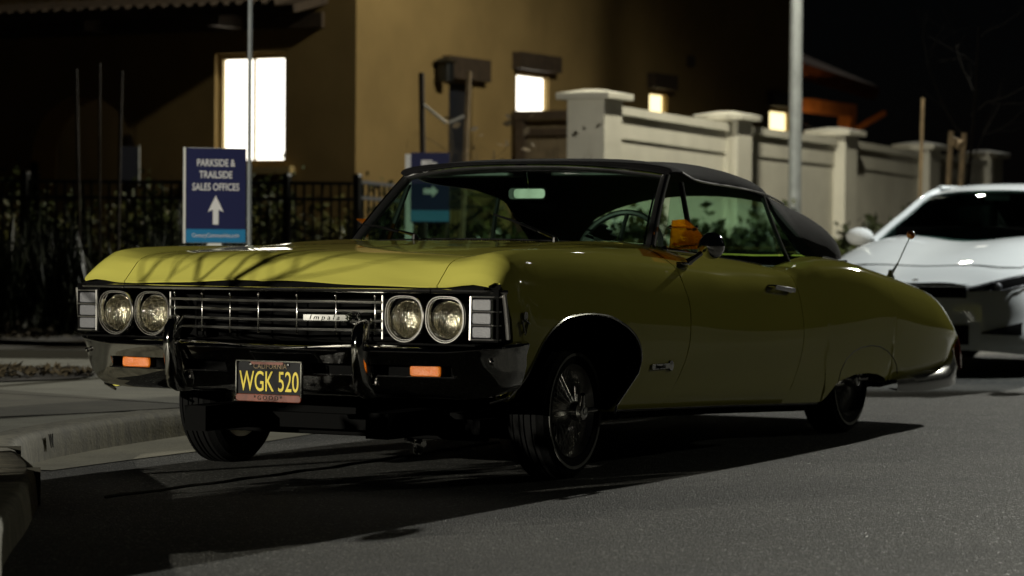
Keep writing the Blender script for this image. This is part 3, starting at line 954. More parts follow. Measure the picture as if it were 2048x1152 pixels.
# badge on the grille
bx = gx(-.27) - .014
rotb = (Vector((.22, 1, 0)).normalized())
bc = Vector((gx(-.275) - .012, -.275, .656))
Rb = Vector((.22, -1, 0)).normalized() * 1.0
def badge_box(cy0, cy1, z, h, dx=0):
    pass
k = MB()
rm = Matrix.Rotation(math.atan(.22), 3, 'Z')
k.rbox((bc.x, bc.y, bc.z), (.008, .185, .024), r=.003, axis=0, rot=rm)
BAD = k.build('grille_badge', M['dull_chrome'], CAR)
text_mb('Impala', .026, ((bc.x - .006, bc.y + .006, bc.z), Rb, (0, 0, 1)), .0, spacing=1.6, xs=1.15, shear=.25).build('badge_lettering', M['dark'], BAD, smooth=0)
k = MB(); fc = bc + Rb * .112
for s2 in (-1, 1):
    k.tube([fc - Rb * .03 + Vector((-.006, 0, -.018 * s2)), fc + Rb * .03 + Vector((-.006, 0, .018 * s2))], .003, 6)
    pts = [fc + Rb * (s2 * (.006 + .026 * q)) + Vector((-.006, 0, .012 + .005 * math.sin(q * 6))) for q in np.linspace(0, 1, 8)]
    for dz in (0, -.011, -.022): k.tube([p + Vector((0, 0, dz)) for p in pts], .0026, 5)
ring = [fc + Rb * (.026 * math.cos(a)) + Vector((-.005, 0, .021 * math.sin(a))) for a in np.linspace(0, 2 * math.pi, 20, endpoint=False)]
k.tube(ring, .003, 5, closed=True)
k.build('flag_emblem', M['chrome'], BAD)

# ---- headlights
def rings(cx, cy, cz, R, n=56):
    """pear-ish bezel outline: wide squarish top, round bottom"""
    out = []
    for k in range(n):
        a = 2 * math.pi * k / n
        c, s = math.cos(a), math.sin(a)
        if s > 0: ex = .62; y = R * abs(c) ** ex * (1 if c >= 0 else -1); z = R * abs(s) ** .78
        else: y = R * (1 if c >= 0 else -1) * abs(c) ** (.62 + .38 * min(1, -s * 1.5)); z = -R * 1.06 * abs(s) ** 1.0
        out.append((cx, cy + y * .97, cz + z))
    return out
def lens_mat():
    mt, nt, p, N, L = new_mat('fluted_lamp_glass')
    out = N['Material Output']
    tr = N.new('ShaderNodeBsdfTransparent'); tr.inputs['Color'].default_value = (.95, .93, .85, 1)
    gl = N.new('ShaderNodeBsdfGlossy'); gl.inputs['Roughness'].default_value = .06
    tc = N.new('ShaderNodeTexCoord')
    wv = N.new('ShaderNodeTexWave'); wv.bands_direction = 'Y'; wv.inputs['Scale'].default_value = 28; wv.inputs['Distortion'].default_value = .6
    nz = N.new('ShaderNodeTexNoise'); nz.inputs['Scale'].default_value = 45
    L.new(tc.outputs['Object'], wv.inputs['Vector']); L.new(tc.outputs['Object'], nz.inputs['Vector'])
    ad = N.new('ShaderNodeMath'); ad.operation = 'ADD'; L.new(wv.outputs['Fac'], ad.inputs[0]); L.new(nz.outputs['Fac'], ad.inputs[1])
    b = N.new('ShaderNodeBump'); b.inputs['Strength'].default_value = .9; b.inputs['Distance'].default_value = .004
    L.new(ad.outputs[0], b.inputs['Height']); L.new(b.outputs[0], gl.inputs['Normal'])
    mx = N.new('ShaderNodeMixShader'); mx.inputs[0].default_value = .3
    L.new(tr.outputs[0], mx.inputs[1]); L.new(gl.outputs[0], mx.inputs[2]); L.new(mx.outputs[0], out.inputs['Surface'])
    N.remove(p)
    return mt
M['lamp_glass'] = lens_mat()
M['reflector'] = plain('lamp_reflector', (.80, .77, .66), rough=.16, metal=1, bump=1.0, bscale=50)
for cy in (.757, .580, -.580, -.757):
    cx = .03; cz = .658; 
    h = MB()
    loops = []
    for (R, dx) in ((.088, .06), (.088, .006), (.086, -.004), (.081, -.006), (.077, .002), (.074, .035)):
        loops.append(rings(cx + dx, cy, cz, R))
    n = len(loops[0])
    G2 = np.array([l + [l[0]] for l in loops])
    h.grid(G2)
    HL = h.build('headlight', M['chrome'], CAR, smooth=60)
    k = MB(); k.tube(rings(cx - .005, cy, cz, .0838), .0027, 6, closed=True); k.tube(rings(cx + .0, cy, cz, .0772), .0016, 6, closed=True); k.build('bezel_edge', M['lip'], HL)
    k = MB(); k.lathe([(.071, .030), (.066, .028), (.06, .04), (.045, .058), (.02, .068), (.001, .069)], (cx, cy, cz - .004), 'x', 32)
    k.build('reflector', M['reflector'], HL, smooth=80)
    k = MB(); k.lathe([(.0715, .032), (.069, .022), (.060, .012), (.045, .004), (.025, -.002), (.001, -.004)], (cx, cy, cz - .004), 'x', 32)
    k.build('lens', M['lamp_glass'], HL, smooth=80)
    k = MB(); k.lathe([(.0745, .034), (.0745, .024), (.0705, .022), (.0705, .034)], (cx, cy, cz - .004), 'x', 32)
    k.build('lens_ring', M['chrome'], HL, smooth=60)

# ---- corner lamps: three pale windows in a chrome frame wrapping the corner
for sgn in (-1, 1):
    k = MB()
    k.box((.082, sgn * .912, .672), (.05, .112, .195)); 
    CL = k.build('corner_lamp', M['dark'], CAR)
    for i, zc in enumerate((.713, .662, .611)):
        k = MB(); k.rbox((.047, sgn * (.905 - .0), zc), (.016, .078, .041), r=.006, axis=0)
        k.build('corner_lens', M['white_lens'], CL)
        k = MB(); k.rbox((.050, sgn * .949, zc), (.020, .006, .045), r=.002, axis=0); k.build('lens_rib', M['chrome'], CL)
    k = MB()
    for z in (.742, .6875, .6365, .583): k.tube([(.040, sgn * .86, z), (.044, sgn * .955, z), (.07, sgn * .972, z)], .003, 6)
    k.tube([(.040, sgn * .860, .744), (.038, sgn * .858, .582)], .005, 6)
    k.tube([(.075, sgn * .981, .752), (.085, sgn * .983, .70), (.094, sgn * .985, .64), (.102, sgn * .985, .585)], .0095, 8)
    k.build('lamp_frame', M['bright_trim'], CL)
# ---- side badges
for sgn in (-1, 1):
    y = BODY.at(.235, 4.4)[0]
    k = MB(); yy = BODY.at(.22, BODY.tz(.22, .655))[0] + .004
    k.tube([(.20, sgn * yy, .655), (.225, sgn * yy, .60), (.25, sgn * yy, .655)], .004, 6)
    k.rbox((.225, sgn * (yy + .001), .672), (.03, .006, .026), r=.004, axis=1)
    k.tube([(.19, sgn * yy, .64), (.235, sgn * yy, .66)], .003, 5); k.tube([(.26, sgn * yy, .64), (.215, sgn * yy, .66)], .003, 5)
    k.build('engine_emblem', M['dull_chrome'], CAR)
    yy = BODY.at(1.4, BODY.tz(1.4, .45))[0] + .004
    k = MB(); k.rbox((1.40, sgn * yy, .437), (.17, .006, .024), r=.004, axis=1); k.lathe([(.001, -.004), (.022, -.003), (.024, .003)], (1.505, sgn * yy, .437), 'y', 14)
    FB = k.build('fender_badge', M['dull_chrome'], CAR)
    text_mb('Impala', .026, ((1.395, sgn * (yy + .004), .437), (-sgn, 0, 0), (0, 0, 1)), .0, spacing=1.4, shear=.25).build('badge_lettering', M['dark'], FB, smooth=0)

# ---- wheels
def wheel(cx, cy, sgn, name='wheel', steer=0.0):
    """sgn: outward side"""
    r = .279; c = (cx, cy, r - .006)
    t = MB()
    w = .085
    prof = [(.185, -w + .012), (.20, -w), (.235, -w - .006), (.258, -w + .006), (.270, -w + .022)]
    gro = [(.279, -.056), (.279, -.042), (.272, -.040), (.272, -.034), (.2795, -.032), (.2795, -.010), (.272, -.008), (.272, -.002), (.2795, 0), (.2795, .010), (.272, .012), (.272, .018), (.2795, .020), (.279, .040), (.272, .042), (.272, .048), (.278, .050), (.276, .060)]
    prof2 = [(.268, w - .022), (.256, w - .006), (.232, w + .006), (.2, w), (.185, w - .012)]
    t.lathe(prof + gro + prof2, c, 'y', 64)
    W = t.build(name, M['rubber'], CAR, smooth=25)
    k = MB(); k.lathe([(.2335, sgn * (w + .0075)), (.2335, sgn * (w + .0095)), (.2215, sgn * (w + .0075)), (.2215, sgn * (w + .0055))], c, 'y', 56); k.build('whitewall', M['whitewall'], W)
    k = MB(); k.lathe([(.165, -sgn * .07), (.165, sgn * .02), (.172, sgn * .055), (.181, sgn * .072), (.187, sgn * .083), (.189, sgn * .076), (.185, sgn * .060)], c, 'y', 56)
    k.build('rim', M['bright_trim'], W, smooth=50)
    k = MB()
    for ring, (n, r0, h0, h1, tw) in enumerate(((40, .040, .085, .045, .16), (40, .052, .02, .05, -.16))):
        for i in range(n):
            a = 2 * math.pi * i / n + ring * .05; b = a + tw * (1 if i % 2 else -1)
            p0 = (c[0] + r0 * math.cos(a), c[1] + sgn * h0, c[2] + r0 * math.sin(a)); p1 = (c[0] + .167 * math.cos(b), c[1] + sgn * h1, c[2] + .167 * math.sin(b))
            k.tube([p0, p1], .0014, 4)
    k.build('wire_spokes', M['bright_trim'], W)
    k = MB(); k.lathe([(.03, 0), (.058, sgn * .01), (.056, sgn * .03), (.045, sgn * .06), (.040, sgn * .10), (.03, sgn * .115), (.001, sgn * .118)], c, 'y', 32)
    k.build('hub', M['dull_chrome'], W, smooth=50)
    k = MB(); hh = sgn * .125
    k.lathe([(.001, hh + sgn * .012), (.014, hh + sgn * .013), (.016, hh + sgn * .009), (.026, hh + sgn * .009), (.034, hh + sgn * .006), (.036, hh - sgn * .012)], c, 'y', 28)
    for i in range(2):
        a = math.radians(2 + 118 * i) if sgn < 0 else math.radians(60 + 120 * i)
        for q in range(1):
            dv = Vector((math.cos(a), 0, math.sin(a)))
            k.tube([Vector((c[0], c[1] + hh, c[2])) + dv * .03, Vector((c[0], c[1] + hh + sgn * .012, c[2])) + dv * .06, Vector((c[0], c[1] + hh + sgn * .02, c[2])) + dv * .082], [.014, .013, .010], 8)
    k.build('spinner', M['dull_chrome'], W, smooth=50)
    return W
wheel(.90, -.775, -1); wheel(.90, .80, 1); wheel(4.04, -.755, -1); wheel(4.04, .755, 1)
for x in (.72, 3.98):
    for s in (-1, 1):
        g = MB()
        arch = [(x + (.50 * math.cos(a)), s * .93, .22 + .43 * math.sin(a)) for a in np.linspace(.32, math.pi - .32, 15)]
        G2 = [[(p[0], s * .93, p[2]) for p in arch], [(p[0], s * .52, p[2]) for p in arch]]
        g.grid(G2)
        g.add([(p[0], s * .52, p[2]) for p in arch], [tuple(range(len(arch)))])
        g.build('wheel_well', M['dark'], CAR, smooth=60)
# ---- windscreen, pillars, soft top
# windscreen frame curves: base and header
def base_pt(q):       # q -1..1
    y = .75 * q
    return Vector((1.55 + .30 * abs(q) ** 2.2, y, .962 - .022 * q * q))
def head_pt(q):
    y = .665 * q
    return Vector((2.07 + .11 * abs(q) ** 2.2, y, 1.288 - .045 * abs(q) ** 2.4))
G = []
for v in np.linspace(0, 1, 9):
    row = []
    for q in np.linspace(-.985, .985, 33):
        p = base_pt(q).lerp(head_pt(q), float(v)); p.x -= .02 * math.sin(math.pi * v) * (1 - .4 * q * q)
        row.append(tuple(p))
    G.append(row)
g = MB(); g.grid(G); g.build('windscreen', M['screen'], CAR, smooth=80)
for s in (-1, 1):
    g = MB()
    for dx, r, mt in ((0, .017, 0), ):
        pts = [base_pt(s * 1.0).lerp(head_pt(s * 1.0), v) + Vector((-.02 * math.sin(math.pi * v) * .6, 0, 0)) for v in np.linspace(-.03, 1.02, 9)]
        g.tube(pts, [.024, .024, .023, .022, .022, .022, .022, .022, .022], 10)
    P_ = g.build('screen_pillar', M['black'], CAR, smooth=60)
    g = MB(); g.tube([p + Vector((-.022, s * .014, .004)) for p in pts], .0055, 6); g.tube([p + Vector((-.012, -s * .026, .0)) for p in pts[:7]], .0045, 6)
    g.build('pillar_moulding', M['chrome'], P_)
g = MB(); g.tube([head_pt(q) + Vector((.0, 0, .008)) for q in np.linspace(-1.02, 1.02, 25)], .018, 10); HD = g.build('header_rail', M['black'], CAR, smooth=60)
g = MB(); g.tube([head_pt(q) + Vector((-.019, 0, .012)) for q in np.linspace(-1.0, 1.0, 25)], .0055, 6); g.build('header_moulding', M['chrome'], HD)
g = MB(); g.tube([base_pt(q) + Vector((-.01, 0, -.006)) for q in np.linspace(-1, 1, 25)], .010, 6); g.build('screen_seal', M['black'], CAR)

# soft top
zc = pchip([2.07, 2.16, 2.35, 2.6, 2.9, 3.2, 3.55, 3.9, 4.2, 4.45, 4.62, 4.78], [1.300, 1.318, 1.332, 1.338, 1.335, 1.322, 1.288, 1.24, 1.165, 1.03, .94, .866])
ze = pchip([2.07, 2.2, 2.4, 2.9, 3.1, 3.24, 3.34, 3.49, 3.64, 3.78, 4.3, 4.6, 4.78], [1.262, 1.262, 1.235, 1.205, 1.18, 1.155, 1.085, .99, .90, .88, .876, .870, .86])
ye = pchip([2.07, 2.4, 2.9, 3.4, 3.8, 4.05, 4.3, 4.55, 4.78], [.69, .70, .71, .72, .75, .755, .69, .56, .42])
def top_sec(X, n=30):
    """points from lower edge (s=0) to centre (s=1), right half"""
    a, b, c = float(ye(X)[0]), float(ze(X)[0]), float(zc(X)[0])
    out = []
    for s in np.linspace(0, 1, n):
        w = (1 - s)
        h = max(c - b, .004)
        ang = s * math.pi / 2
        f = min(1.0, max(0.0, (X - 3.3) / .8))
        p = .62 + .36 * f
        y = a * max(math.cos(ang), 0) ** p
        z = b + h * max(math.sin(ang), 0) ** (.95 - .02 * f)
        out.append((y, z))
    return out
X_T = [2.07, 2.085, 2.11, 2.16, 2.22, 2.3, 2.4, 2.5, 2.62, 2.75, 2.9, 3.05, 3.12, 3.18, 3.22, 3.26, 3.3, 3.35, 3.42, 3.48, 3.54, 3.6, 3.65, 3.7, 3.78, 3.86, 3.95, 4.05, 4.12, 4.2, 4.26, 4.32, 4.38, 4.44, 4.5, 4.56, 4.62, 4.68, 4.73, 4.78]
NS = 30
G = []
for X in X_T:
    sec = top_sec(X, NS)
    sag = .006 * math.sin((X - 2.1) * 9.5) * (1 if X < 4.0 else .3)
    row = [(X + .0, -y, z + sag * min(1, (.9 - y) * 2) - (0)) for y, z in sec] + [(X, y, z + sag * min(1, (.9 - y) * 2)) for y, z in sec[-2::-1]]
    # front edge follows the header curve
    if X < 2.4: row = [(p[0] + .10 * (abs(p[1]) / .69) ** 2.2 * (2.4 - X) / .33, p[1], p[2]) for p in row]
    G.append(row)
def win_hole(i, j):
    if not (4.04 <= X_T[i] < 4.66): return False
    y = (G[i][j][1] + G[i][j + 1][1]) / 2; z = (G[i][j][2] + G[i][j + 1][2]) / 2
    return abs(y) < .63 and z > .90
g = MB(); g.grid(G, skip=win_hole)
TOP = g.build('soft_top', M['fabric'], CAR, smooth=70, solid=.012)
g = MB()
R4 = [[(p[0] - .004, p[1], p[2] - .006) for p in G[i] if abs(p[1]) < .70] for i in range(len(X_T)) if 3.95 <= X_T[i] <= 4.69]
mn = min(len(r) for r in R4)
R4 = [r[(len(r) - mn) // 2:(len(r) - mn) // 2 + mn] for r in R4]
g.grid(R4); g.build('rear_window', M['side_glass'], TOP, smooth=70)
for s in (-1, 1):
    g = MB()
    dz_ = pchip([2.26, 2.43, 2.88, 3.18, 3.43, 3.55], [1.272, 1.235, 1.212, 1.19, 1.15, 1.12])
    pts = [(X, s * (float(ye(X)[0]) + .003 - (.0 if X < 3.2 else (X - 3.2) * .05)), float(dz_(X)[0])) for X in np.linspace(2.28, 3.46, 20)]
    g.tube(pts, .005, 6)
    g.build('drip_rail', M['dull_chrome'], TOP)
g = MB()   # front hem
g.tube([(p[0] - .004, p[1], p[2] + .004) for p in G[1]], .010, 8); g.build('top_hem', M['fabric'], TOP)
g = MB()   # chrome trim round the well at the back
pts = [(X, -float(ye(X)[0]) - .006, float(BODY.at(X, 7)[1]) + .004) for X in np.linspace(3.85, 4.5, 12)]
pts += [(4.66, -.58, .862), (4.79, -.3, .852), (4.82, 0, .85), (4.79, .3, .852), (4.66, .58, .862)] + [(x, -y, z) for x, y, z in pts[::-1]]
g.tube(pts, .007, 6); g.build('well_moulding', M['dull_chrome'], TOP)

# side glass: vent window, door glass, quarter glass
def sy(z): return .80 - (z - .9) * .30            # tumblehome
def glass_poly(pts, s, name, par, mt='side_glass'):
    k = MB()
    k.add([(x, s * sy(z), z) for x, z in pts], [tuple(range(len(pts)))])
    return k.build(name, M[mt], par, smooth=0, recalc=False)
for s in (-1, 1):
    glass_poly([(1.90, .925), (2.19, .905), (2.245, 1.215), (2.17, 1.225)], s, 'vent_window', CAR)
    k = MB(); k.tube([(2.205, s * sy(.88), .88), (2.225, s * sy(1.05), 1.05), (2.26, s * sy(1.22), 1.22)], .013, 8); k.build('vent_post', M['black'], CAR)
    glass_poly([(2.225, .90), (3.17, .865), (3.19, 1.0), (3.20, 1.18), (2.9, 1.205), (2.4, 1.225), (2.265, 1.222)], s, 'door_window', CAR)
    glass_poly([(3.20, .885), (3.68, .89), (3.52, .985), (3.37, 1.08), (3.25, 1.155), (3.205, 1.165)], s, 'quarter_window', CAR)
    k = MB(); k.tube([(3.285, s * sy(.86), .86), (3.245, s * sy(.95), .95), (3.205, s * sy(1.06), 1.06), (3.18, s * sy(1.18), 1.18)], .011, 8); k.build('window_post', M['black'], CAR)
    # amber wind deflector standing proud of the vent window
    k = MB(); G2 = []
    for v in np.linspace(0, 1, 8):
        z = .925 + .125 * v
        xr = 2.17 - .02 * v - .14 * v ** 3; xl = 1.93 + .10 * v
        row = []
        for q in np.linspace(0, 1, 8):
            x = xl + (xr - xl) * q; row.append((x, s * (sy(z) + .012 + .075 * q), z))
        G2.append(row)
    k.grid(G2); WD = k.build('wind_deflector', M['amber'], CAR, smooth=80, solid=.004)
    k = MB()
    for z in (.945, 1.02): 
        k.tube([(1.99, s * (sy(z) + .004), z), (2.05, s * (sy(z) + .035), z), (2.12, s * (sy(z) + .07), z)], .004, 6); k.sphere((2.13, s * (sy(z) + .078), z), .009, 8, 6); k.sphere((2.0, s * (sy(z) + .01), z), .009, 8, 6)
    k.build('deflector_clip', M['chrome'], WD)
# bright bar from pillar foot to mirror
for s in (-1, 1):
    k = MB(); k.tube([(1.885, s * .80, .921), (2.0, s * .825, .915), (2.2, s * .825, .902)], [.010, .008, .007], 8); k.sphere((1.885, s * .80, .922), .016, 10, 8)
    k.build('vent_sill_trim', M['chrome'], CAR)

# door mirror (driver side): round chrome shell on a raked stalk
k = MB()
mc = Vector((1.905, -1.01, .938))
prof = [(.001, -.055), (.02, -.052), (.04, -.040), (.053, -.022), (.059, .0), (.060, .012), (.056, .016)]
k.lathe(prof, (mc.x, mc.y, mc.z), 'x', 32)
MIR = k.build('door_mirror', M['chrome'], CAR, smooth=70)
k = MB(); k.lathe([(.001, .013), (.056, .013)], (mc.x, mc.y, mc.z), 'x', 32); k.build('mirror_glass', M['mirror'], MIR)
k = MB()
k.tube([(1.84, -.93, .866), (1.86, -.965, .893), (1.885, -1.0, .925)], [.018, .011, .012], 10)
k.rbox((1.83, -.915, .862), (.10, .055, .014), r=.02)
k.build('mirror_stalk', M['chrome'], MIR, smooth=60)

# interior mirror, visors, dash, wheel, seats
k = MB(); k.rbox((2.20, .035, 1.172), (.022, .20, .058), r=.02, axis=0); IM = k.build('rear_view_mirror', M['black'], CAR)
k = MB(); k.rbox((2.214, .035, 1.172), (.003, .185, .046), r=.016, axis=0); k.build('mirror_face', M['mirror'], IM)
k = MB(); k.rbox((2.186, .02, 1.172), (.008, .17, .046), r=.016, axis=0, rot=Matrix.Rotation(math.radians(-4), 3, 'Z')); k.build('mirror_back', M['bright_trim'], IM)
k = MB(); k.tube([(2.19, .035, 1.20), (2.14, .02, 1.27)], .008, 8); k.build('mirror_stem', M['chrome'], IM)
k = MB()
for y in (-.33, .36): k.rbox((2.26, y, 1.262), (.16, .5, .02), r=.03)
k.build('sun_visor', M['vinyl'], CAR)
k = MB(); G2 = []
for (x, z) in ((1.64, .915), (1.85, .912), (2.0, .905), (2.06, .88), (2.05, .80), (1.98, .66), (1.85, .55)): G2.append([(x, y, z) for y in np.linspace(-.76, .76, 9)])
k.grid(G2); k.build('dashboard', M['vinyl'], CAR, smooth=40)
swc = Vector((2.30, -.38, .905)); ax = Vector((-.86, 0, .42)).normalized(); e1 = Vector((0, 1, 0)); e2 = ax.cross(e1).normalized()
k = MB(); k.tube([swc + e1 * (.205 * math.cos(a)) + e2 * (.205 * math.sin(a)) for a in np.linspace(0, 2 * math.pi, 40, endpoint=False)], .014, 8, closed=True)
for a in (.15, math.pi - .15, -math.pi / 2): k.tube([swc - ax * -.02, swc + e1 * (.2 * math.cos(a)) + e2 * (.2 * math.sin(a))], .011, 6)
k.tube([swc, swc + ax * .35 + Vector((0, 0, -.1))], .03, 8); k.sphere(tuple(swc), .04, 10, 8)
k.build('steering_wheel', M['vinyl'], CAR)
def seat(x0, x1, zb, zt, back_x, name):
    k = MB()
    k.rbox(((x0 + x1) / 2, 0, zb), (x1 - x0, 1.36, .2), r=.08)
    G2 = []
    for (x, z) in ((back_x - .05, zb + .05), (back_x + .02, zt - .12), (back_x + .05, zt - .02), (back_x + .09, zt), (back_x + .14, zt - .03), (back_x + .16, zt - .15), (back_x + .12, zb)): G2.append([(x, y, z - .03 * (abs(y) / .7) ** 6) for y in np.linspace(-.68, .68, 25)])
    k.grid(G2)
    return k.build(name, M['vinyl'], CAR, smooth=50)
seat(2.40, 2.95, .50, .86, 2.92, 'front_seat'); seat(3.35, 3.85, .50, .84, 3.82, 'rear_seat')
k = MB(); k.box((2.9, 0, .34), (2.2, 1.5, .03))
for s in (-1, 1): k.box((2.9, s * .765, .58), (2.4, .02, .52))
k.box((4.02, 0, .6), (.03, 1.5, .5)); k.build('cabin_trim', M['vinyl'], CAR)

# wipers
for (p0, p1) in (((1.50, .228, .962), (1.64, .60, 1.02)), ((1.50, -.463, .952), (1.72, -.05, 1.065))):
    a, b = Vector(p0), Vector(p1)
    k = MB(); k.tube([a + Vector((0, 0, -.01)), a + Vector((0, 0, .018))], [.016, .012], 10); k.tube([a + Vector((0, 0, .015)), a.lerp(b, .55) + Vector((-.012, 0, .018))], [.008, .005], 6)
    WP = k.build('wiper', M['dull_chrome'], CAR)
    q0 = a.lerp(b, .28); q1 = b
    k = MB(); k.tube([q0 + Vector((-.012, 0, .012)), q0.lerp(q1, .5) + Vector((-.014, 0, .016)), q1 + Vector((-.012, 0, .006))], [.004, .006, .004], 6); k.build('wiper_blade', M['rubber'], WP)

# aerial with an amber ball
k = MB(); b0 = Vector((4.735, -.80, .768)); b1 = Vector((5.05, -.80, 1.005)); 
k.lathe([(.026, -.01), (.024, .01), (.014, .03), (.010, .05), (.001, .052)], tuple(b0), 'z', 14); k.tube([b0 + Vector((0, 0, .02)), b0 + (b1 - b0) * .35], [.009, .0055], 8); k.tube([b0 + (b1 - b0) * .3, b1], .0035, 6)
AE = k.build('aerial', M['steel'], CAR)
k = MB(); k.sphere(tuple(b1), .0235, 14, 10); k.build('aerial_ball', plain('orange_ball', (.5, .11, .02), rough=.3, coat=.5), AE)
# ------------------------------------------------------------------ white sedan parked behind
SX, SY0 = 9.80, .86
SED = thing('parked_sedan', 'white modern sedan with bright bonnet parked behind the yellow convertible', 'car', (SX + 2.3, SY0, 0))
def sh(c, dx=SX): return [(x + dx, v) for x, v in c]
SYc = [sh(c) for c in (
    [(0, .45), (.15, .66), (.5, .80), (4.2, .80), (4.6, .66)],
    [(0, .52), (.12, .72), (.4, .86), (.9, .90), (3.9, .90), (4.4, .82), (4.6, .72)],
    [(0, .50), (.12, .74), (.4, .88), (.9, .915), (3.9, .915), (4.4, .84), (4.6, .72)],
    [(0, .48), (.12, .74), (.4, .87), (.9, .905), (3.9, .905), (4.4, .83), (4.6, .71)],
    [(0, .45), (.12, .70), (.4, .84), (1.0, .87), (3.9, .86), (4.4, .78), (4.6, .66)],
    [(0, .40), (.15, .60), (.4, .72), (1.0, .79), (3.9, .76), (4.6, .58)])] + [0.0]
SZc = [sh(c) for c in (
    [(0, .20), (.3, .17), (4.2, .2), (4.6, .32)],
    [(0, .26), (.3, .23), (4.2, .26), (4.6, .38)],
    [(0, .42), (.4, .45), (2, .48), (4.6, .52)],
    [(0, .56), (.4, .62), (2, .70), (4.2, .78), (4.6, .72)],
    [(0, .64), (.2, .73), (.5, .80), (1.2, .90), (2, .95), (3.9, .98), (4.6, .86)],
    [(0, .66), (.2, .775), (.5, .855), (1.2, .955), (2, 1.0), (3.9, 1.03), (4.6, .93)],
    [(0, .68), (.2, .80), (.5, .885), (1.2, .985), (2, 1.03), (3.9, 1.05), (4.6, .95)])]
SB = Loft(SYc, SZc)
def s_at(X, t): return SB.at(X, t)
g = MB(); G = []
for X in sorted(set(np.linspace(SX, SX + 4.6, 60).round(3)) | {round(SX + k, 3) for k in (.02, .05, .1, .16, .22, .3)}):
    row = [(X, -s_at(X, t)[0], s_at(X, t)[1]) for t in np.linspace(0, 6, 34)]
    row += [(p[0], -p[1], p[2]) for p in row[-2::-1]]
    row = [(p[0], p[1] + SY0, p[2]) for p in row]
    G.append(row)
g.grid(G, flip=True)
n = len(G[0]); g.add(G[0], [tuple(range(n))]); g.add(G[-1], [tuple(range(n))[::-1]])
g.build('body', M['white_paint'], SED, smooth=50)
# cabin shell
def cab(x, q):  # section at x: q -1..1 across
    zc_ = float(np.interp(x, [1.15, 1.5, 1.9, 2.3, 3.0, 3.6, 4.0, 4.35], [.97, 1.20, 1.395, 1.45, 1.455, 1.36, 1.2, 1.03]))
    w = float(np.interp(x, [1.15, 1.9, 2.6, 3.4, 4.35], [.78, .62, .60, .60, .62]))
    return zc_, w
xs = [1.15, 1.3, 1.45, 1.6, 1.75, 1.86, 1.93, 2.0, 2.15, 2.4, 2.8, 3.2, 3.4, 3.6, 3.8, 4.0, 4.2, 4.35]
zroof = pchip(sh([(1.15, .975), (1.5, 1.19), (1.86, 1.378), (2.0, 1.415), (2.3, 1.452), (2.9, 1.458), (3.4, 1.41), (4.0, 1.18), (4.35, 1.03)]).__iter__() and [SX + q for q in (1.15, 1.5, 1.86, 2.0, 2.3, 2.9, 3.4, 4.0, 4.35)], [.975, 1.19, 1.378, 1.415, 1.452, 1.458, 1.41, 1.18, 1.03])
wro = pchip([SX + q for q in (1.15, 1.5, 1.86, 2.3, 3.2, 4.0, 4.35)], [.80, .71, .62, .59, .585, .60, .62])
def roof_pt(x, q):
    X = SX + x + .16 * (q * q) * (1 if x < 2.2 else 0)
    return (X, SY0 + q * float(wro(SX + x)[0]), float(zroof(SX + x)[0]) - .045 * abs(q) ** 2.5 * (1 if x > 1.6 else (x - 1.15) / .45))
def patch(x0, x1, qa, qb, nx, nq):
    return [[roof_pt(x, q) for q in np.linspace(qa, qb, nq)] for x in np.linspace(x0, x1, nx)]
g = MB(); g.grid(patch(1.9, 3.3, -1, 1, 14, 21)); g.build('roof', M['white_paint'], SED, smooth=60, solid=.02)
g = MB(); g.grid(patch(1.17, 1.91, -.97, .97, 10, 21)); g.build('windscreen', glass('sedan_glass', (.25, .36, .33)), SED, smooth=80)
g = MB(); g.grid(patch(3.3, 4.3, -.95, .95, 10, 15)); g.build('rear_screen', M['black'], SED, smooth=80)
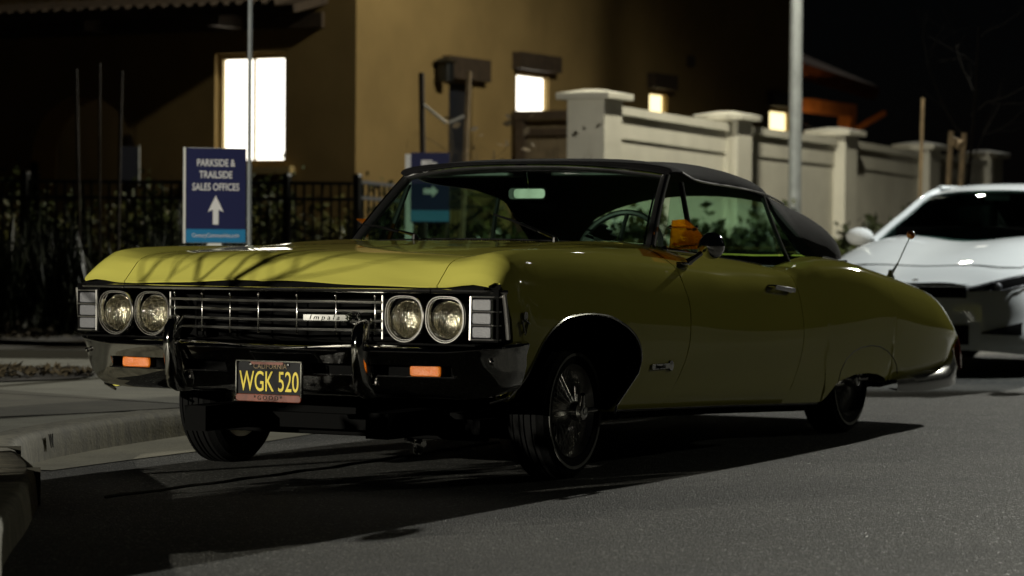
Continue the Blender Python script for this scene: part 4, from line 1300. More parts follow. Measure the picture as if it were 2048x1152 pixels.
for s in (-1, 1):
    g = MB()
    rail = [roof_pt(x, s) for x in np.linspace(1.15, 4.35, 24)]
    g.tube(rail, .034, 8); g.build('roof_pillar', M['white_paint'], SED, smooth=60)
    g = MB(); top = [roof_pt(x, s) for x in np.linspace(1.3, 4.1, 18)]
    G = [top, [(p[0], SY0 + s * s_at(p[0], 4.4)[0], s_at(p[0], 4.6)[1]) for p in top]]
    g.grid(G); g.build('side_window', M['black'], SED, smooth=60)
    g = MB(); c = (SX + 1.55, SY0 + s * 1.0, 1.02)
    g.sphere(c, .1, 14, 10, (.75, 1.15, .72)); g.tube([(c[0] + .02, c[1] - s * .04, c[2] - .03), (c[0] + .06, c[1] - s * .16, c[2] - .06)], .03, 8)
    g.build('door_mirror', M['white_paint'], SED, smooth=70)
    # headlight: dark swept wedge with a bright upper strip
    def front(y, z):
        best = None
        for X in np.linspace(SX, SX + .8, 60):
            for t in np.linspace(1, 5.5, 24):
                yy, zz = s_at(X, t)
                e_ = (yy - y) ** 2 + (zz - z) ** 2
                if best is None or e_ < best[0]: best = (e_, X)
        return best[1]
    k = MB(); G = []
    for q in np.linspace(0, 1, 9):
        y = .42 + .40 * q
        zt_ = .655 + .115 * q; zb_ = .625 + .02 * q + .10 * max(0, q - .6)
        G.append([(front(y, z) - .012, SY0 + s * y, z) for z in np.linspace(zb_, zt_, 4)])
    k.grid(G); HL = k.build('headlight', M['dark'], SED, smooth=60, solid=-.01)
    k = MB(); k.tube([(row[-1][0] - .014, row[-1][1], row[-1][2] - .012) for row in G], .008, 6); k.tube([(row[0][0] - .014, row[0][1], row[0][2] - .002) for row in G[3:]], .005, 6); k.sphere((G[4][1][0] - .012, G[4][1][1], G[4][1][2]), .028, 10, 8); k.build('light_strip', M['white_lens'], HL)
    k = MB(); k.poly_prism([(0, 0)] * 0 or [(0, 0), (1, 0), (0, 1)], 0, .001) if False else None
    G = []
    for q in np.linspace(0, 1, 6):
        y = .52 + .25 * q; G.append([(front(y, z) - .014, SY0 + s * y, z) for z in np.linspace(.31 + .01 * (1 - q), .33 + .075 * q, 4)])
    k.grid(G); k.build('fog_lamp_pocket', M['dark'], SED, smooth=60, solid=-.01)
k = MB(); G = []
for y in np.linspace(-.40, .40, 17): G.append([(front(abs(y), z) - .012, SY0 + y, z) for z in np.linspace(.575, .655, 4)])
k.grid(G); GRL = k.build('grille', M['dark'], SED, smooth=60, solid=-.01)
k = MB(); k.tube([(row[3][0] - .014, row[3][1], row[3][2] + .006) for row in G], .008, 6); k.build('grille_trim', M['chrome'], GRL)
k = MB(); G = []
for y in np.linspace(-.42, .42, 13): G.append([(front(abs(y), z) - .012, SY0 + y, z) for z in np.linspace(.24, .38, 4)])
k.grid(G); k.build('lower_intake', M['dark'], SED, smooth=60, solid=-.01)
k = MB(); k.lathe([(.001, -.03), (.045, -.028), (.05, -.012), (.04, -.01)], (SX + .055, SY0, .66), 'x', 20); k.build('badge', M['chrome'], GRL)
k = MB(); k.rbox((SX + .0, SY0, .47), (.012, .305, .15), r=.012, axis=0); k.build('number_plate', M['post_white'], SED)
k = MB(); hl = [(X, SY0 + sg * (s_at(X, 4.75)[0] + .001), s_at(X, 4.75)[1] + .002) for sg in (-1,) for X in np.linspace(SX + 1.25, SX + .28, 14)]
hl += [(SX + .20, SY0 + y, s_at(SX + .20, 6 - abs(y) / .7)[1] + .001) for y in np.linspace(-.58, .58, 11)]
hl += [(p_[0], 2 * SY0 - p_[1], p_[2]) for p_ in hl[:14][::-1]]
k.tube(hl, .004, 5); k.build('bonnet_seam', M['dark'], SED)
for (x, s) in ((.95, -1), (.95, 1), (3.65, -1), (3.65, 1)):
    k = MB(); k.lathe([(.2, -.1), (.30, -.1), (.325, -.07), (.325, .07), (.30, .1), (.22, .1)], (SX + x, SY0 + s * .83, .32), 'y', 36); TY = k.build('wheel', M['rubber'], SED, smooth=40)
    k = MB(); k.lathe([(.225, s * .09), (.2, s * .08), (.05, s * .1), (.001, s * .1)], (SX + x, SY0 + s * .83, .32), 'y', 24); k.build('rim', M['dull_chrome'], TY)
k = MB(); k.box((SX + 2.3, SY0, .85), (1.9, 1.25, .5)); k.build('cabin_trim', M['dark'], SED)
k = MB(); G = [[(SX + 1.45 + .15 * v, SY0 + y, .97 + .04 * v) for y in np.linspace(-.68, .68, 5)] for v in (0, 1, 2)]
k.grid(G); k.build('dashboard', M['vinyl'], SED)
k = MB()
for y in (-.36, .36):
    k.rbox((SX + 2.35, SY0 + y, 1.05), (.14, .46, .5), r=.06); k.rbox((SX + 2.38, SY0 + y, 1.33), (.09, .24, .15), r=.04)
k.build('front_seat', M['vinyl'], SED)
k = MB(); k.rbox((SX + 1.95, SY0, 1.335), (.03, .22, .055), r=.02, axis=0); k.build('rear_view_mirror', M['vinyl'], SED)
k = MB(); k.tube([(SX + 1.42, SY0 - .6, .985), (SX + 1.40, SY0 - .05, 1.03)], .008, 6); k.tube([(SX + 1.38, SY0 + .0, 1.0), (SX + 1.37, SY0 + .6, 1.02)], .008, 6); k.build('wiper', M['black'], SED)

# ------------------------------------------------------------------ ground, road, gutter, kerb, paths
g = MB(); g.add([(-400, -400, -.02), (500, -400, -.02), (500, 500, -.02), (-400, 500, -.02)], [(0, 1, 2, 3)])
struct(g.build('ground', M['soil'], smooth=0, recalc=False))
KP = [(-9, -4.6), (-5.5, -2.9), (-3.4, -1.42), (-2.53, -.74), (-1.67, -.15), (-.87, .44), (-.30, .98), (.2, 1.33), (.65, 1.505), (1.19, 1.64), (1.9, 1.77), (4, 2.02), (8, 2.35), (14, 2.75), (30, 3.6), (120, 8)]
def dense(P, n):
    P = np.array(P, float); s = np.r_[0, np.cumsum(np.linalg.norm(np.diff(P, axis=0), axis=1))]
    fx, fy = pchip(s, P[:, 0]), pchip(s, P[:, 1])
    q = np.unique(np.r_[np.linspace(0, min(s[-1], 30), n), np.linspace(min(s[-1], 30), s[-1], 30)])
    return np.stack([fx(q), fy(q)], 1)
KD = dense(KP, 120)
T = np.gradient(KD, axis=0); T /= np.linalg.norm(T, axis=1)[:, None]
KN = np.stack([-T[:, 1], T[:, 0]], 1)            # towards the pavement
def kern(o, z): return [(KD[i, 0] + KN[i, 0] * o, KD[i, 1] + KN[i, 1] * o, z) for i in range(len(KD))]
road = [(-60, -60, 0), (160, -60, 0)] + kern(.05, 0)[::-1]
g = MB(); 
bot = [(x, -60.0, 0) for x, y, z in kern(.05, 0)]
g.grid([bot, kern(.05, 0)]); struct(g.build('road', M['asphalt'], smooth=0))
sel = [i for i in range(len(KD)) if KD[i, 0] > -.12]
GL = [(-.1, .95), (.05, 1.10), (.6, 1.15), (1.2, 1.18), (1.7, 1.22), (2.4, 1.33), (4, 1.57), (8, 1.9), (14, 2.3), (30, 3.15), (120, 7.5)]
gx_, gy_ = zip(*GL)
G = []
for i in sel:
    x, y = KD[i]; yl = float(np.interp(x, gx_, gy_))
    G.append([(x, yl, .004), (x, (y + yl) / 2, .003), (x + KN[i, 0] * .02, y + KN[i, 1] * .02, .003)])
g = MB(); g.grid(G); struct(g.build('gutter', M['gutter'], smooth=0))
g = MB(); rng = np.random.default_rng(3)
prof = [(.0, -.02), (.006, .05), (.012, .10), (.022, .122), (.045, .130), (.155, .132), (.158, .02)]
G = []
for o, z in prof: G.append(kern(o, z))
G = np.array(G)
G[1:5, :, 0] += rng.normal(0, .003, G[1:5, :, 0].shape); G[1:5, :, 1] += rng.normal(0, .003, G[1:5, :, 1].shape)
g.grid(G); KERB = struct(g.build('kerb', M['kerb'], smooth=60))
# joints across the kerb
g = MB()
for X in (-1.05, -.42, 3.2, 6.2):
    i = int(np.argmin(abs(KD[:, 0] - X))); a = math.atan2(T[i, 1], T[i, 0])
    c = KD[i] + KN[i] * .075
    g.box((c[0], c[1], .066), (.012, .165, .138), Matrix.Rotation(a, 3, 'Z'))
g.build('kerb_joint', M['groove'], KERB)
# the stamped W on the kerb face
i = int(np.argmin(abs(KD[:, 0] - .50))); tt = T[i]
text_mb('W', .085, ((KD[i, 0] - KN[i, 0] * .002, KD[i, 1] - KN[i, 1] * .002, .078), (tt[0], tt[1], 0), (KN[i, 0] * .12, KN[i, 1] * .12, 1)), .004, xs=.6, extrude=.002).build('stamped_letter', M['groove'], KERB, smooth=0)
# pavement slab behind the kerb, reaching to the planting
inner = kern(.158, .128)
g = MB(); far = [(p[0] + 0, 9.2 + max(0, -p[0]) * .0, .128) for p in inner]
ii = [i for i in range(len(inner)) if inner[i][0] < 7.5]
g.grid([[inner[i] for i in ii], [(inner[i][0], max(inner[i][1] + .5, 9.2), .128) for i in ii]])
struct(g.build('footpath', M['concrete'], smooth=0))
def gpt(x, y, z): return tuple(onp(x, y, 2, z))
def slab(pxs, z, name, mt):
    k = MB(); k.add([gpt(x, y, z) for x, y in pxs], [tuple(range(len(pxs)))]); return struct(k.build(name, mt, smooth=0))
slab([(-260, 772), (0, 779), (318, 803), (400, 812), (330, 818), (0, 833), (-260, 850)], .132, 'footpath_panel', concrete_mat('darker_concrete', (.15, .14, .10), stain=.45))  # path panel in a darker, blotchier concrete
for (a, b) in (((-260, 771), (420, 811)), ((-260, 851), (420, 812))):
    p, q = Vector(gpt(*a, .1325)), Vector(gpt(*b, .1325)); k = MB()
    k.box(tuple((p + q) / 2), ((q - p).length, .012, .003), Matrix.Rotation(math.atan2(q.y - p.y, q.x - p.x), 3, 'Z')); struct(k.build('path_joint', M['groove']))
bed = slab([(-400, 728), (0, 735), (150, 739), (196, 748), (150, 757), (0, 762), (-400, 772)], .137, 'planting_bed', M['soil'])
bed2 = slab([(-400, 640), (700, 640), (700, 676), (150, 684), (0, 679), (-400, 672)], .139, 'planting_bed_far', M['soil'])
k = MB(); p, q = Vector(gpt(-300, 703, .16)), Vector(gpt(330, 708, .16))
k.box(tuple((p + q) / 2 + Vector((0, 0, -.01))), ((q - p).length, .06, .07), Matrix.Rotation(math.atan2(q.y - p.y, q.x - p.x), 3, 'Z'))  # edging step, its dark colour stands for the shadow it casts
tag(k.build('path_edging', M['groove']), 'low edging step crossing the pale footpath with its shadow put into the dark colour', 'edging')
# fallen leaves in the beds and a dark raised planting ground behind the path
k = MB(); rng = np.random.default_rng(5)
def scatter_leaves(k, pxs, n, z, size):
    P = [np.array(gpt(x, y, z)) for x, y in pxs]
    for _ in range(n):
        a, b = rng.random(2); w = (P[0] * (1 - a) + P[1] * a) * (1 - b) + (P[3] * (1 - a) + P[2] * a) * b
        th = rng.random() * 6.28; s = size * (.5 + rng.random()); ti = rng.normal(0, .5, 2)
        u_ = np.array([math.cos(th), math.sin(th), ti[0]]) * s; v_ = np.array([-math.sin(th), math.cos(th), ti[1]]) * s * .55
        w = w + np.array([0, 0, .012 + rng.random() * .02])
        k.add([w - u_, w - v_, w + u_, w + v_], [(0, 1, 2, 3)])
scatter_leaves(k, [(-200, 732), (170, 743), (190, 752), (-200, 766)], 700, .137, .028)
scatter_leaves(k, [(-200, 645), (480, 645), (480, 680), (-200, 680)], 700, .139, .03)
tag(k.build('fallen_leaves', M['litter'], smooth=0, recalc=False), 'dry leaf litter strewn over the dark planting beds', 'leaf litter', kind='stuff')
g = MB(); g.grid([[(6.9, y, .10) for y in (2.4, 6, 10, 20, 40)], [(60, y, .10) for y in (6, 8, 10, 20, 40)]]); struct(g.build('yard_ground', M['soil'], smooth=0))
# old crack in the asphalt, parallel with the kerb
k = MB(); pts = [(-.75 + .11 * i, .225 + .012 * math.sin(i * 1.7) + (0 if i < 14 else (i - 14) * .006), .0035) for i in range(30)]
k.tube(pts, .006, 4); struct(k.build('road_joint', M['groove']))

# ------------------------------------------------------------------ main house
HX, HY = 18.66, 11.0
H = thing('stucco_house', 'tan stucco house with brightly lit windows and arched porch', 'house', (HX, HY, .1))
WT = 6.2
def holes_wall(rect, holes, frame, depth, name, mat):
    """wall in a plane with rectangular openings; rect (a0,a1,z0,z1), holes same; frame(a,z,d)->point"""
    A = sorted({rect[0], rect[1]} | {h[0] for h in holes} | {h[1] for h in holes})
    Z = sorted({rect[2], rect[3]} | {h[2] for h in holes} | {h[3] for h in holes})
    k = MB()
    for i in range(len(A) - 1):
        for j in range(len(Z) - 1):
            ca, cz = (A[i] + A[i + 1]) / 2, (Z[j] + Z[j + 1]) / 2
            if any(h[0] < ca < h[1] and h[2] < cz < h[3] for h in holes): continue
            k.add([frame(A[i], Z[j], 0), frame(A[i + 1], Z[j], 0), frame(A[i + 1], Z[j + 1], 0), frame(A[i], Z[j + 1], 0)], [(0, 1, 2, 3)])
    for h in holes:
        c = [(h[0], h[2]), (h[1], h[2]), (h[1], h[3]), (h[0], h[3])]
        for i in range(4):
            a, b = c[i], c[(i + 1) % 4]
            k.add([frame(*a, 0), frame(*b, 0), frame(*b, depth), frame(*a, depth)], [(0, 1, 2, 3)])
    return k
def R(px):      # pixel on the street face -> (x, z)
    p = onp(px[0], px[1], 1, HY); return p[0], p[2]
def Lf(px):
    p = onp(px[0], px[1], 0, HX); return p[1], p[2]
def rect_R(x0, y0, x1, y1):
    a = R((x0, (y0 + y1) / 2))[0]; b = R((x1, (y0 + y1) / 2))[0]
    xm = (x0 + x1) / 2
    return (a, b, R((xm, y1))[1], R((xm, y0))[1])
w2 = rect_R(1033, 151, 1097, 226); w3 = rect_R(1299, 187, 1334, 217); w4 = rect_R(1539, 222, 1580, 252); dr = rect_R(897, 166, 945, 420)
w3 = (w3[0], w3[1], w3[2] - .25, w3[3]); w4 = (w4[0], w4[1], w4[2] - .25, w4[3])
fR = lambda a, z, d_: (a, HY + d_, z)
XE = 32.55
holes = [w2, w3, w4, dr]
k = holes_wall((HX, XE, .05, WT), holes, fR, .10, 'wall', None)
k.build('wall', M['stucco'], H, smooth=0)
def pane_R(h, name, mt):
    k = MB(); k.add([fR(h[0], h[2], .085), fR(h[1], h[2], .085), fR(h[1], h[3], .085), fR(h[0], h[3], .085)], [(0, 1, 2, 3)])
    fr_ = MB(); t = .018
    for a0, a1, z0, z1 in ((h[0], h[1], h[3] - t, h[3]), (h[0], h[1], h[2], h[2] + t), (h[0], h[0] + t, h[2] + t, h[3] - t), (h[1] - t, h[1], h[2] + t, h[3] - t)):
        fr_.box(((a0 + a1) / 2, HY + .06, (z0 + z1) / 2), (a1 - a0, .04, z1 - z0))
    f_ = fr_.build('window', M['trim'], H, smooth=0)
    k.build('pane', mt, f_, smooth=0)
    l_ = MB(); w = (h[1] - h[0])
    l_.box(((h[0] + h[1]) / 2, HY - .06, h[3] + .17), (w * 1.28, .16, .22)); l_.build('header_shadow', M['brown_wood'], f_, smooth=0)  # dark box standing for the shadow at the window header
    return f_
pane_R(w2, 'window', M['window_glow']); pane_R(w3, 'window', M['warm_glow']); pane_R(w4, 'window', M['warm_glow'])
k = MB(); k.box(((dr[0] + dr[1]) / 2, HY + .12, (dr[2] + dr[3]) / 2), (dr[1] - dr[0], .05, dr[3] - dr[2])); 
for zz in (1.3, 1.9, 2.4): k.box(((dr[0] + dr[1]) / 2, HY + .092, zz), (dr[1] - dr[0] - .2, .012, .35))
D_ = k.build('door', plain('dark_door', (.012, .014, .02), rough=.5), H, smooth=0)
k = MB(); k.box(((dr[0] + dr[1]) / 2 + .05, HY - .05, dr[3] + .18), ((dr[1] - dr[0]) * 1.7, .14, .28)); k.build('door_header_shadow', M['brown_wood'], H, smooth=0)  # dark box standing for the shadow at the door header
lx, lz = R((872, 145))
k = MB(); k.rbox((lx, HY - .14, lz), (.17, .17, .24), r=.03); k.box((lx, HY - .14, lz + .15), (.24, .24, .05), taper=.5); k.box((lx, HY - .04, lz + .02), (.08, .08, .12)); k.build('wall_lantern', M['iron'], H, smooth=40)
# end face (towards the camera) with the tall lit window and the arch
a = Lf((430, 220))[0]; b = Lf((569, 220))[0]
w1 = (b, a, Lf((500, 331))[1], Lf((500, 106))[1])
fL = lambda y, z, d_: (HX + d_, y, z)
arch_c = (Lf((165, 250))[0], 1.95); arch_r = abs(Lf((60, 250))[0] - Lf((270, 250))[0]) / 2
YE = 19.5
k = holes_wall((HY, YE, .05, WT), [w1, (arch_c[0] - arch_r, arch_c[0] + arch_r, .05, arch_c[1] + arch_r)], fL, .16, 'wall', None)
# fill the arch spandrels
n = 20
pts = [(arch_c[0] + arch_r * math.cos(t), arch_c[1] + arch_r * math.sin(t)) for t in np.linspace(0, math.pi, n)]
zt = arch_c[1] + arch_r
for i in range(n - 1):
    p, q = pts[i], pts[i + 1]
    k.add([fL(p[0], p[1], .002), fL(q[0], q[1], .002), fL(q[0], zt, .002), fL(p[0], zt, .002)], [(0, 1, 2, 3)])
    k.add([fL(p[0], p[1], .002), fL(q[0], q[1], .002), fL(q[0], q[1], .5), fL(p[0], p[1], .5)], [(0, 1, 2, 3)])
for s in (-1, 1):
    y = arch_c[0] + s * arch_r
    k.add([fL(y, .05, .002), fL(y, arch_c[1], .002), fL(y, arch_c[1], .5), fL(y, .05, .5)], [(0, 1, 2, 3)])
k.build('wall', M['stucco'], H, smooth=0)
k = MB(); k.box((HX + 1.6, arch_c[0], 1.8), (.1, 3.2, 3.6)); k.build('porch_wall', M['stucco'], H, smooth=0)
k = MB(); k.box((HX + 1.52, arch_c[0] - .1, 1.25), (.06, 1.0, 2.2)); k.build('door', M['brown_wood'], H, smooth=0)
k = MB(); t = .07
for y0, y1, z0, z1 in ((w1[0], w1[1], w1[3] - t, w1[3]), (w1[0], w1[1], w1[2], w1[2] + t), (w1[0], w1[0] + t * .5, w1[2] + t, w1[3] - t), (w1[1] - t, w1[1], w1[2] + t, w1[3] - t)):
    k.box((HX + .10, (y0 + y1) / 2, (z0 + z1) / 2), (.06, y1 - y0, z1 - z0))
k.box((HX + .12, (w1[0] + w1[1]) / 2, (w1[2] + w1[3]) / 2), (.03, .03, w1[3] - w1[2] - 2 * t))
WN = k.build('window', M['trim'], H, smooth=0)
k = MB(); k.add([fL(w1[0], w1[2], .14), fL(w1[1], w1[2], .14), fL(w1[1], w1[3], .14), fL(w1[0], w1[3], .14)], [(0, 1, 2, 3)]); k.build('pane', M['window_glow'], WN, smooth=0)
k = MB(); k.box((HX - .04, (w1[0] + w1[1]) / 2, w1[2] - .06), (.16, w1[1] - w1[0] + .3, .09)); k.build('sill', M['trim'], WN, smooth=0)
# pent roof over the end face, on corbels
k = MB(); k.box((HX - .38, 14.1, 3.78), (.78, 5.4, .10), Matrix.Rotation(math.radians(-13), 3, 'Y'))
for y in np.arange(11.7, 16.8, .18): k.tube([(HX - .78, y, 3.76), (HX - .02, y, 3.94)], .055, 8)
k.build('porch_roof', M['brown_wood'], H, smooth=50)
k = MB()
for y in (13.6, 15.6): k.box((HX - .30, y - .95, 3.62), (.6, .16, .15))
k.box((HX - .03, 14.1, 3.62), (.06, 5.3, .18)); k.build('corbel', M['brown_wood'], H, smooth=0)
# remaining walls and roof
k = MB(); k.box(((HX + XE) / 2, YE, 3.1), (XE - HX, .1, 6.1)); k.box((XE - .05, (HY + YE) / 2 + .1, 3.1), (.1, YE - HY - .4, 6.1)); k.build('rear_wall', M['stucco'], H, smooth=0)
k = MB(); e_ = .6; z0 = WT; z1 = WT + 1.9
P = [(HX - e_, HY - e_, z0), (XE + e_, HY - e_, z0), (XE + e_, YE + e_, z0), (HX - e_, YE + e_, z0), (HX + 4, (HY + YE) / 2, z1), (XE - 4, (HY + YE) / 2, z1)]
k.add(P, [(0, 1, 5, 4), (1, 2, 5), (2, 3, 4, 5), (3, 0, 4), (3, 2, 1, 0)]); k.build('roof', M['tile'], H, smooth=0)
k = MB(); vx, vz = R((1378, 122)); k.rbox((vx, HY - .03, vz), (.22, .06, .16), r=.03, axis=1); k.build('wall_vent', M['brown_wood'], H)

# ------------------------------------------------------------------ distant house with a lit timber porch
d2 = 52.0
H2 = thing('distant_house', 'distant house showing clay tiled eave and orange lit porch beam beyond the white wall', 'house', tuple(at(1660, 330, d2)))
A0, A1 = at(1560, 128, d2), at(1748, 186, d2 + 7.5)
A0, A1 = Vector(A0), Vector(A1)
dv = (A1 - A0); 
up = Vector((0, 0, 1)); bk = Vector((.35, .95, 0)).normalized()
k = MB(); n = 26
for i in range(n):
    p = A0.lerp(A1, i / (n - 1)); k.tube([p, p + bk * 3 + up * 1.1], .17, 8)
k.add([A0 - up * .05, A1 - up * .05, A1 + bk * 3 + up * 1.0, A0 + bk * 3 + up * 1.0], [(0, 1, 2, 3)])
k.build('roof', M['tile'], H2, smooth=50)
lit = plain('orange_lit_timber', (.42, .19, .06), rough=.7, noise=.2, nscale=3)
B0, B1 = Vector(at(1560, 205, d2)), Vector(at(1702, 222, d2 + 4))
def beam(k, p, q, w, h):
    dd = q - p; rot = dd.to_track_quat('X', 'Z').to_matrix(); k.box(tuple((p + q) / 2), (dd.length, w, h), rot)
k = MB(); beam(k, B0, B1, .25, .26); k.build('porch_beam', lit, H2, smooth=0)
P1 = Vector(at(1694, 222, d2 + 4)); k = MB(); k.box(tuple(P1 + Vector((0, 0, -1.2))), (.28, .28, 2.4)); k.tube([P1 + Vector((0, 0, -.5)), P1 + Vector((.9, -.5, 0))], .06, 6); k.build('porch_post', lit, H2, smooth=0)
k = MB(); c0 = Vector(at(1600, 330, d2 + 6)); k.box((c0.x, c0.y + 1.5, 1.8), (9, .3, 3.6)); k.build('wall', M['stucco'], H2, smooth=0)
L = bpy.data.lights.new('porch_light', 'POINT'); L.energy = 200; L.color = (1, .5, .16); L.shadow_soft_size = .12
lo = bpy.data.objects.new('porch_light', L); COL.objects.link(lo); q = Vector(at(1655, 290, d2 + .3)); lo.location = q
k = MB(); k.lathe([(.02, .16), (.10, .12), (.12, .02), (.02, .02)], tuple(lo.location), 'z', 12); k.tube([lo.location + Vector((0, 0, .15)), lo.location + Vector((.6, 1.6, .9))], .015, 6); k.build('porch_lantern', M['iron'], H2)

# ------------------------------------------------------------------ white boundary wall
WLL = thing('boundary_wall', 'white panelled boundary wall with capped pillars along the pavement', 'wall', (23, 6.9, .1))
PI = [(1190, 178), (1456, 222), (1671, 254), (1840, 283), (1968, 300)]
WP_ = []
for i, px in enumerate(PI):
    X = 16.6 + 3.62 * i
    p = onp(px[0], px[1], 1, 6.85); WP_.append((p[0], p[2]))
WY = 6.85
for i, (X, zt) in enumerate(WP_):
    k = MB(); k.box((X, WY, (zt - .12) / 2 + .03), (.44, .44, zt - .16)); PL = k.build('pillar', M['wall_white'], WLL, smooth=0, bevel=.01)
    k = MB(); k.box((X, WY, zt - .085), (.62, .62, .07)); k.box((X, WY, zt - .028), (.60, .60, .045), taper=.25); k.build('pillar_cap', M['wall_white'], PL, smooth=0, bevel=.008)
for i in range(len(WP_) - 1):
    (xa, za), (xb, zb) = WP_[i], WP_[i + 1]
    xa += .221; xb -= .221
    za -= .16; zb -= .16
    def strip(k, ya, yb, top0, top1, bot0, bot1):
        k.add([(xa, ya, bot0), (xb, ya, bot1), (xb, ya, top1), (xa, ya, top0), (xa, yb, bot0), (xb, yb, bot1), (xb, yb, top1), (xa, yb, top0)], [(0, 1, 2, 3), (7, 6, 5, 4), (0, 4, 5, 1), (3, 2, 6, 7), (1, 5, 6, 2), (0, 3, 7, 4)])
    k = MB(); strip(k, WY - .06, WY + .06, za - .02, zb - .02, .05, .05)
    strip(k, WY - .13, WY + .13, za, zb, za - .09, zb - .09)
    strip(k, WY - .082, WY - .063, za - .093, zb - .093, za - .34, zb - .34)
    k.build('panel', M['wall_white'], WLL, smooth=0)

# timber gate between house and wall
k = MB(); xg = 22.65
GT_ = thing('timber_gate', 'dark weathered board gate between the house and white pillar', 'gate', (xg, 9.2, .1))
ys_ = np.arange(9.45, 10.9, .145)
for y in ys_: k.box((xg, y + .07, 1.35), (.03, .138, 2.45))
k.build('boards', M['fence_wood'], GT_, smooth=0)
k = MB(); k.box((xg - .04, 10.2, 2.64), (.12, 1.5, .12)); k.box((xg - .03, 10.2, 2.42), (.05, 1.4, .1)); k.box((xg - .04, 10.85, 1.35), (.1, .12, 2.6)); k.build('rail', M['brown_wood'], GT_, smooth=0)

# ------------------------------------------------------------------ black picket fence
FN = thing('picket_fence', 'black metal picket fence in front of the tan house', 'fence', (13.5, 10, .1))
d0 = 27.0
def fence_run(pa, pb, n, zt, zb=.1, post_at=()):
    pa, pb = Vector(pa), Vector(pb)
    k = MB()
    for z in (zt, zt - .16, zb + .14): beam(k, Vector((pa.x, pa.y, z)), Vector((pb.x, pb.y, z)), .035, .035)
    k.build('rail', M['iron'], FN, smooth=0)
    for i in range(1, n):
        p = pa.lerp(pb, i / n); k = MB(); k.box((p.x, p.y, (zt + zb) / 2), (.019, .019, zt - zb)); k.build('picket', M['iron'], FN, smooth=0)
    for p in post_at:
        k = MB(); k.box((p[0], p[1], (zt + .07 + zb) / 2), (.065, .065, zt + .07 - zb)); k.box((p[0], p[1], zt + .085), (.075, .075, .03), taper=.6); k.build('post', M['iron'], FN, smooth=0)
fa, fb = at(-30, 367, d0), at(715, 362, d0); fm = at(574, 364, d0); f0 = at(52, 368, d0); fe = at(1010, 372, d0 + 8.5)
ztop = float((fa[2] + fb[2]) / 2)
fence_run(fa, fb, 42, ztop, post_at=[f0, fm, fb])
fence_run(fb, fe, 34, ztop + .02, post_at=[fe])

# ------------------------------------------------------------------ signs
def sign_board(name, label, c, wdir, w, h, zb, zt, group=None):
    t = thing(name, label, 'sign', (c[0], c[1], .13), group)
    return t
wd = Vector((at(490, 400, 17) - at(374, 400, 17))); wd.z = 0; wd.normalize()
wd = (Matrix.Rotation(math.radians(14), 3, 'Z') @ wd)
nd = Vector((wd.y, -wd.x, 0)); nd = nd if nd.dot(Vector(CAM) - Vector(at(430, 390, 17))) > 0 else -nd
S1 = thing('direction_sign', 'navy sales office sign with white upward arrow and blue web address band', 'sign', (float(at(430, 390, 17)[0]), float(at(430, 390, 17)[1]), .13))
c1 = Vector(at(431, 391, 17)); W1, H1 = .385, .60
rot1 = Matrix((wd, -nd, Vector((0, 0, 1)))).transposed()
k = MB(); k.box(tuple(c1), (W1, .02, H1), rot1); bd = k.build('board', M['navy'], S1, smooth=0)
k = MB(); k.box(tuple(c1 - wd * (W1 / 2 + .006)), (.012, .034, H1 + .01), rot1); k.box(tuple(c1 - nd * .014), (W1 + .01, .006, H1 + .006), rot1); k.build('board_edge', M['post_white'], S1, smooth=0)
k = MB(); k.box(tuple(c1 + Vector((0, 0, -H1 / 2 + .043)) + nd * .0115), (W1 - .004, .003, .084), rot1); k.build('web_band', M['sky_blue'], S1, smooth=0)
for txt, dz, sz in (('PARKSIDE &', .205, .064), ('TRAILSIDE', .130, .064), ('SALES OFFICES', .052, .064)):
    text_mb(txt, sz, (tuple(c1 + Vector((0, 0, dz)) + nd * .011), tuple(wd), (0, 0, 1)), .002, xs=.72, bold=.0009).build('sign_lettering', M['sign_white'], S1, smooth=0)
text_mb('CenturyCommunities.com', .036, (tuple(c1 + Vector((0, 0, -H1 / 2 + .045)) + nd * .014), tuple(wd), (0, 0, 1)), .002, xs=.78).build('sign_lettering', M['sign_white'], S1, smooth=0)
k = MB(); q = c1 + nd * .0135
arr = [(-.018, -.185), (.018, -.185), (.018, -.09), (.050, -.105), (0, -.0), (-.050, -.105), (-.018, -.09)]
arr = [(x, z + .0) for x, z in arr]
k.add([tuple(q + wd * x + Vector((0, 0, z))) for x, z in arr], [(0, 1, 2, 6), (6, 2, 3, 4, 5)]); k.build('arrow', M['sign_white'], S1, smooth=0, recalc=False)
k = MB(); k.box((c1.x + .0 - nd.x * .06, c1.y - nd.y * .06, .55), (.085, .085, .84), rot1); k.build('post', M['post_white'], S1, smooth=0)

dS2 = 24.5
c2 = Vector(at(860, 375, dS2)); S2 = thing('arrow_sign', 'blurred blue sign with white arrow seen through the windscreen behind the car', 'sign', (c2.x, c2.y, .13))
wd2 = Vector(at(900, 375, dS2) - at(820, 375, dS2)); wd2.z = 0; wd2.normalize(); nd2 = Vector((wd2.y, -wd2.x, 0)); rot2 = Matrix((wd2, -nd2, Vector((0, 0, 1)))).transposed()
W2 = .355; H2_ = .64
k = MB(); k.box(tuple(c2), (W2, .02, H2_), rot2); k.build('board', M['navy'], S2, smooth=0)
k = MB(); k.box(tuple(c2 + Vector((0, 0, -H2_ / 2 + .06)) + nd2 * .0115), (W2 - .004, .003, .10), rot2); k.build('web_band', M['sky_blue'], S2, smooth=0)
text_mb('MODELS', .075, (tuple(c2 + Vector((0, 0, .25)) + nd2 * .011), tuple(wd2), (0, 0, 1)), .002, xs=.75, bold=.001).build('sign_lettering', M['sign_white'], S2, smooth=0) if False else None
k = MB()
